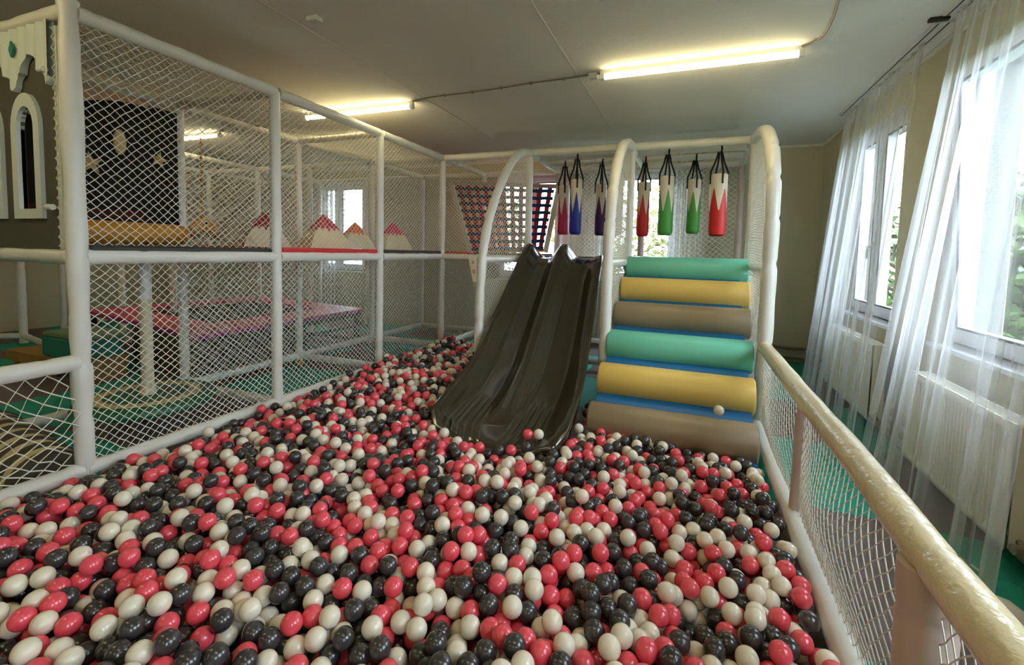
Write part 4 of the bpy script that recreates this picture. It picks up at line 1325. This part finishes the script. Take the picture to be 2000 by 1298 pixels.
while dropped < 12500:
    x, y = rb.uniform(-3.09, .46), rb.uniform(.25, 5.35)
    if not allowed(x, y): 
        dropped += 1; continue
    dropped += 1
    if rb.random() > level(x, y) / 3.0 * 1.25: continue
    z, sup = pile.height(x, y)
    step = .016
    for it in range(26):
        if sup is None: break
        dx_, dy_ = x - sup[0], y - sup[1]
        dl = hypot(dx_, dy_) or 1e-4
        a = rb.uniform(-.5, .5)
        ux, uy = (dx_ * cos(a) - dy_ * sin(a)) / dl, (dx_ * sin(a) + dy_ * cos(a)) / dl
        nx_, ny_ = x + ux * step, y + uy * step
        if allowed(nx_, ny_):
            nz, ns = pile.height(nx_, ny_)
            if nz < z - 1e-5:
                x, y, z, sup = nx_, ny_, nz, ns
                continue
        step *= .7
    if z > cap(x, y) + rb.uniform(-.02, .03): continue
    pile.add(x, y, z)
BP = np.array(pile.p)
kinds = np.array([rb.choices((0, 1, 2), (.31, .31, .38))[0] for _ in BP])     # pink, cream, charcoal
# how large each ball shows in the photograph's frame
cmat = np.array([list(R2), list(U2), list(fwd)])
q = (BP - np.array(CAM)) @ cmat.T
px = 1000 + 890 * q[:, 0] / q[:, 2]; py = 550 - 890 * q[:, 1] / q[:, 2]; pr_ = 890 * BR / q[:, 2]
zbuf = np.full((650, 1000), 1e9); ids = np.full((650, 1000), -1)
for i in np.argsort(-q[:, 2]):
    if q[i, 2] < .2: continue
    cx2, cy2, rr = px[i] / 2, py[i] / 2, pr_[i] / 2 * 1.08
    x0, x1, y0, y1 = int(max(0, cx2 - rr)), int(min(999, cx2 + rr + 1)), int(max(0, cy2 - rr)), int(min(649, cy2 + rr + 1))
    if x1 <= x0 or y1 <= y0: continue
    gy, gx = np.mgrid[y0:y1, x0:x1]
    msk = (gx - cx2) ** 2 + (gy - cy2) ** 2 < rr * rr
    ids[y0:y1, x0:x1][msk] = i
seen = np.bincount(ids[ids >= 0], minlength=len(BP))
order = np.argsort(-seen)[:294]
single = set(int(i) for i in order)
bmats = [M['ball_pink'], M['ball_white'], M['ball_black']]
ball_me = []
for k in range(3):
    bm_ = MB().ball((0, 0, 0), BR, 36, 22)
    me = bpy.data.meshes.new('pit_ball')
    me.from_pydata(bm_.v, [], bm_.f)
    me.materials.append(bmats[k])
    me.polygons.foreach_set('use_smooth', [True] * len(me.polygons))
    ball_me.append(me)
short_ = ['pink', 'cream', 'charcoal']
names_ = ['pink', 'cream white', 'charcoal']
def zone(x, y):
    h = 'left' if x < 520 else 'middle' if x < 1120 else 'right'
    if y > 1120: return 'bottom ' + h
    if y > 960: return 'lower ' + h
    return 'central ' + h
def put_ball(p, k, label, group):
    o = bpy.data.objects.new('pit_ball', ball_me[k])
    o.location = tuple(float(v) for v in p)
    o.rotation_euler = (rb.uniform(0, 6), rb.uniform(0, 6), rb.uniform(0, 6))
    COL.objects.link(o)
    return tag(o, label, 'ball', group)
for i in order:
    k = int(kinds[i]); zn = zone(px[i], py[i])
    parts_ = []
    for dx_, dy_, word in ((-1, 0, 'to its left'), (1, 0, 'right'), (0, -1, 'above'), (0, 1, 'below')):
        for st in (1.05, 1.25, 1.45, 1.7):
            u_, v_ = int(px[i] / 2 + dx_ * st * pr_[i] / 2), int(py[i] / 2 + dy_ * st * pr_[i] / 2)
            if not (0 <= u_ < 1000 and 0 <= v_ < 649): break
            nb = ids[v_, u_]
            if nb >= 0 and nb != i:
                parts_.append('%s %s' % (short_[int(kinds[nb])], word)); break
    put_ball(BP[i], k, '%s pit ball at %s, ' % (short_[k], zn) + ', '.join(parts_), '%s balls in the %s of the pit' % (names_[k], zn))
put_ball((.225, 3.45, .327), 1, 'single cream ball resting on the lowest brown roller', None)
put_ball((-.96, 2.80, .192), 0, 'pink ball lying on the end of the slide beside a cream one', None)
put_ball((-.895, 2.83, .192), 1, 'cream ball lying on the end of the slide beside a pink one', None)
put_ball((-.93, 2.69, .155), 2, 'charcoal ball lying on the front lip of the slide', None)
put_ball((-5.3, 5.0, .50), 1, 'cream ball lying on the black trampoline mat', None)
put_ball((-4.25, 3.5, 2.665), 2, 'dark ball caught on the roof net of the climbing frame', None)

rest = np.array([i for i in range(len(BP)) if i not in single])
me = bpy.data.meshes.new('loose_balls')
me.from_pydata([tuple(map(float, BP[i])) for i in rest], [], [])
at_ = me.attributes.new('colour_kind', 'INT', 'POINT')
at_.data.foreach_set('value', kinds[rest].astype(np.int32))
for m_ in bmats: me.materials.append(m_)
stuff = link(bpy.data.objects.new('loose_balls', me))
tag(stuff, 'mass of pink, cream and charcoal plastic balls filling the pit', 'balls', kind='stuff')
ng = bpy.data.node_groups.new('ball_fill', 'GeometryNodeTree')
ng.interface.new_socket('Geometry', in_out='INPUT', socket_type='NodeSocketGeometry')
ng.interface.new_socket('Geometry', in_out='OUTPUT', socket_type='NodeSocketGeometry')
gi = ng.nodes.new('NodeGroupInput'); go_ = ng.nodes.new('NodeGroupOutput')
jn = ng.nodes.new('GeometryNodeJoinGeometry')
na = ng.nodes.new('GeometryNodeInputNamedAttribute'); na.data_type = 'INT'; na.inputs[0].default_value = 'colour_kind'
att = next(s for s in na.outputs if s.enabled and s.name == 'Attribute')
for k in range(3):
    cp_ = ng.nodes.new('FunctionNodeCompare'); cp_.data_type = 'INT'; cp_.operation = 'EQUAL'
    ins_ = [s for s in cp_.inputs if s.enabled]
    ng.links.new(att, ins_[0]); ins_[1].default_value = k
    ic = ng.nodes.new('GeometryNodeMeshUVSphere'); ic.inputs[0].default_value = 32; ic.inputs[1].default_value = 18; ic.inputs[2].default_value = BR
    sm = ng.nodes.new('GeometryNodeSetShadeSmooth')
    st = ng.nodes.new('GeometryNodeSetMaterial'); st.inputs['Material'].default_value = bmats[k]
    ip = ng.nodes.new('GeometryNodeInstanceOnPoints')
    ng.links.new(gi.outputs[0], ip.inputs['Points'])
    ng.links.new(cp_.outputs[0], ip.inputs['Selection'])
    ng.links.new(ic.outputs['Mesh'], sm.inputs[0]); ng.links.new(sm.outputs[0], st.inputs[0]); ng.links.new(st.outputs[0], ip.inputs['Instance'])
    ng.links.new(ip.outputs[0], jn.inputs[0])
ng.links.new(jn.outputs[0], go_.inputs[0])
md = stuff.modifiers.new('balls', 'NODES'); md.node_group = ng

# ------------------------------------------------------------------ outside: lawn, trees, a house
o = MB().box(RX + WT, 40, -25, 45, -1.9, -1.8).build('lawn', M['grass'])
tag(o, 'green lawn outside the right-hand windows', 'lawn', kind='structure')
o = MB().box(-40, RX + WT, BY + WT, 45, -1.9, -1.8).build('yard', M['grass'])
tag(o, 'green yard outside the end wall', 'lawn', kind='structure')
def tree(x, y, h, crown, n, seed, label, lm, leaf=.13, z0=-1.8):
    rd = random.Random(seed)
    t = thing('tree', (x, y, z0), label, 'tree', 'trees outside the windows')
    MB().tube([(x, y, z0), (x + .05, y + .04, z0 + h * .4), (x - .05, y, z0 + h * .8)], [.14, .1, .05], 10).build('trunk', M['bark'], t, smooth=True)
    for k in range(5):
        a = rd.uniform(0, 6.28)
        MB().tube([(x, y, z0 + h * (.3 + .1 * k)), (x + cos(a) * crown * .7, y + sin(a) * crown * .7, z0 + h * (.42 + .1 * k))], [.05, .02], 7).build('branch', M['bark'], t, smooth=True)
    b = MB()
    zc_ = z0 + h * .66
    blobs = [(x + rd.gauss(0, crown * .45), y + rd.gauss(0, crown * .45), zc_ + rd.uniform(-.36, .34) * h, rd.uniform(.35, .6) * crown) for _ in range(16)]
    for _ in range(n):
        bx_, by_, bz_, brd = rd.choice(blobs)
        v = Vector((rd.gauss(0, 1), rd.gauss(0, 1), rd.gauss(0, 1))).normalized() * brd * rd.uniform(.55, 1.05)
        c0 = Vector((bx_, by_, bz_)) + v
        d1 = Vector((rd.gauss(0, 1), rd.gauss(0, 1), rd.gauss(0, .6))).normalized()
        d2 = d1.cross(Vector((rd.gauss(0, 1), rd.gauss(0, 1), rd.gauss(0, 1)))).normalized()
        L = leaf * rd.uniform(.6, 1.2)
        i = len(b.v)
        b.v += [tuple(c0 - d1 * L), tuple(c0 + d2 * L * .45), tuple(c0 + d1 * L), tuple(c0 - d2 * L * .45)]
        b.f.append((i, i + 1, i + 2, i + 3))
    fo = b.build('foliage', lm, t)
    fo['kind'] = 'stuff'
tree(4.3, 6.6, 4.1, 1.55, 6500, 1, 'leafy green tree close outside the tilted window', M['leaf1'])
tree(9.5, 9.0, 4.4, 1.7, 3600, 2, 'yellowish green tree behind the nearest one outside', M['leaf2'])
tree(4.2, 11.5, 4.0, 1.8, 3200, 3, 'tall green tree outside the far tulle curtain', M['leaf1'])
tree(-1.2, 12.5, 4.2, 1.9, 3000, 4, 'pale green tree outside the window behind the punching bags', M['leaf2'])
tree(-6.6, 13.0, 4.0, 1.8, 2600, 5, 'green tree outside the window behind the webbing', M['leaf1'])
tree(5.5, 1.5, 4.0, 1.8, 2400, 6, 'green tree outside the window nearest the camera', M['leaf1'])
H = thing('house', (15, 15, -1.8), 'pale house with a red roof far outside the windows', 'house')
MB().box(12, 18, 12, 18, -1.8, 1.2).build('wall', M['house'], H)
MB().prism([(11.7, 1.2), (18.3, 1.2), (15, 3.0)], 'y', 11.7, 18.3).build('roof', M['house_roof'], H)
for y in (13, 15, 17):
    MB().box(11.98, 12.0, y - .4, y + .4, -.6, .6).build('window', M['gasket'], H)
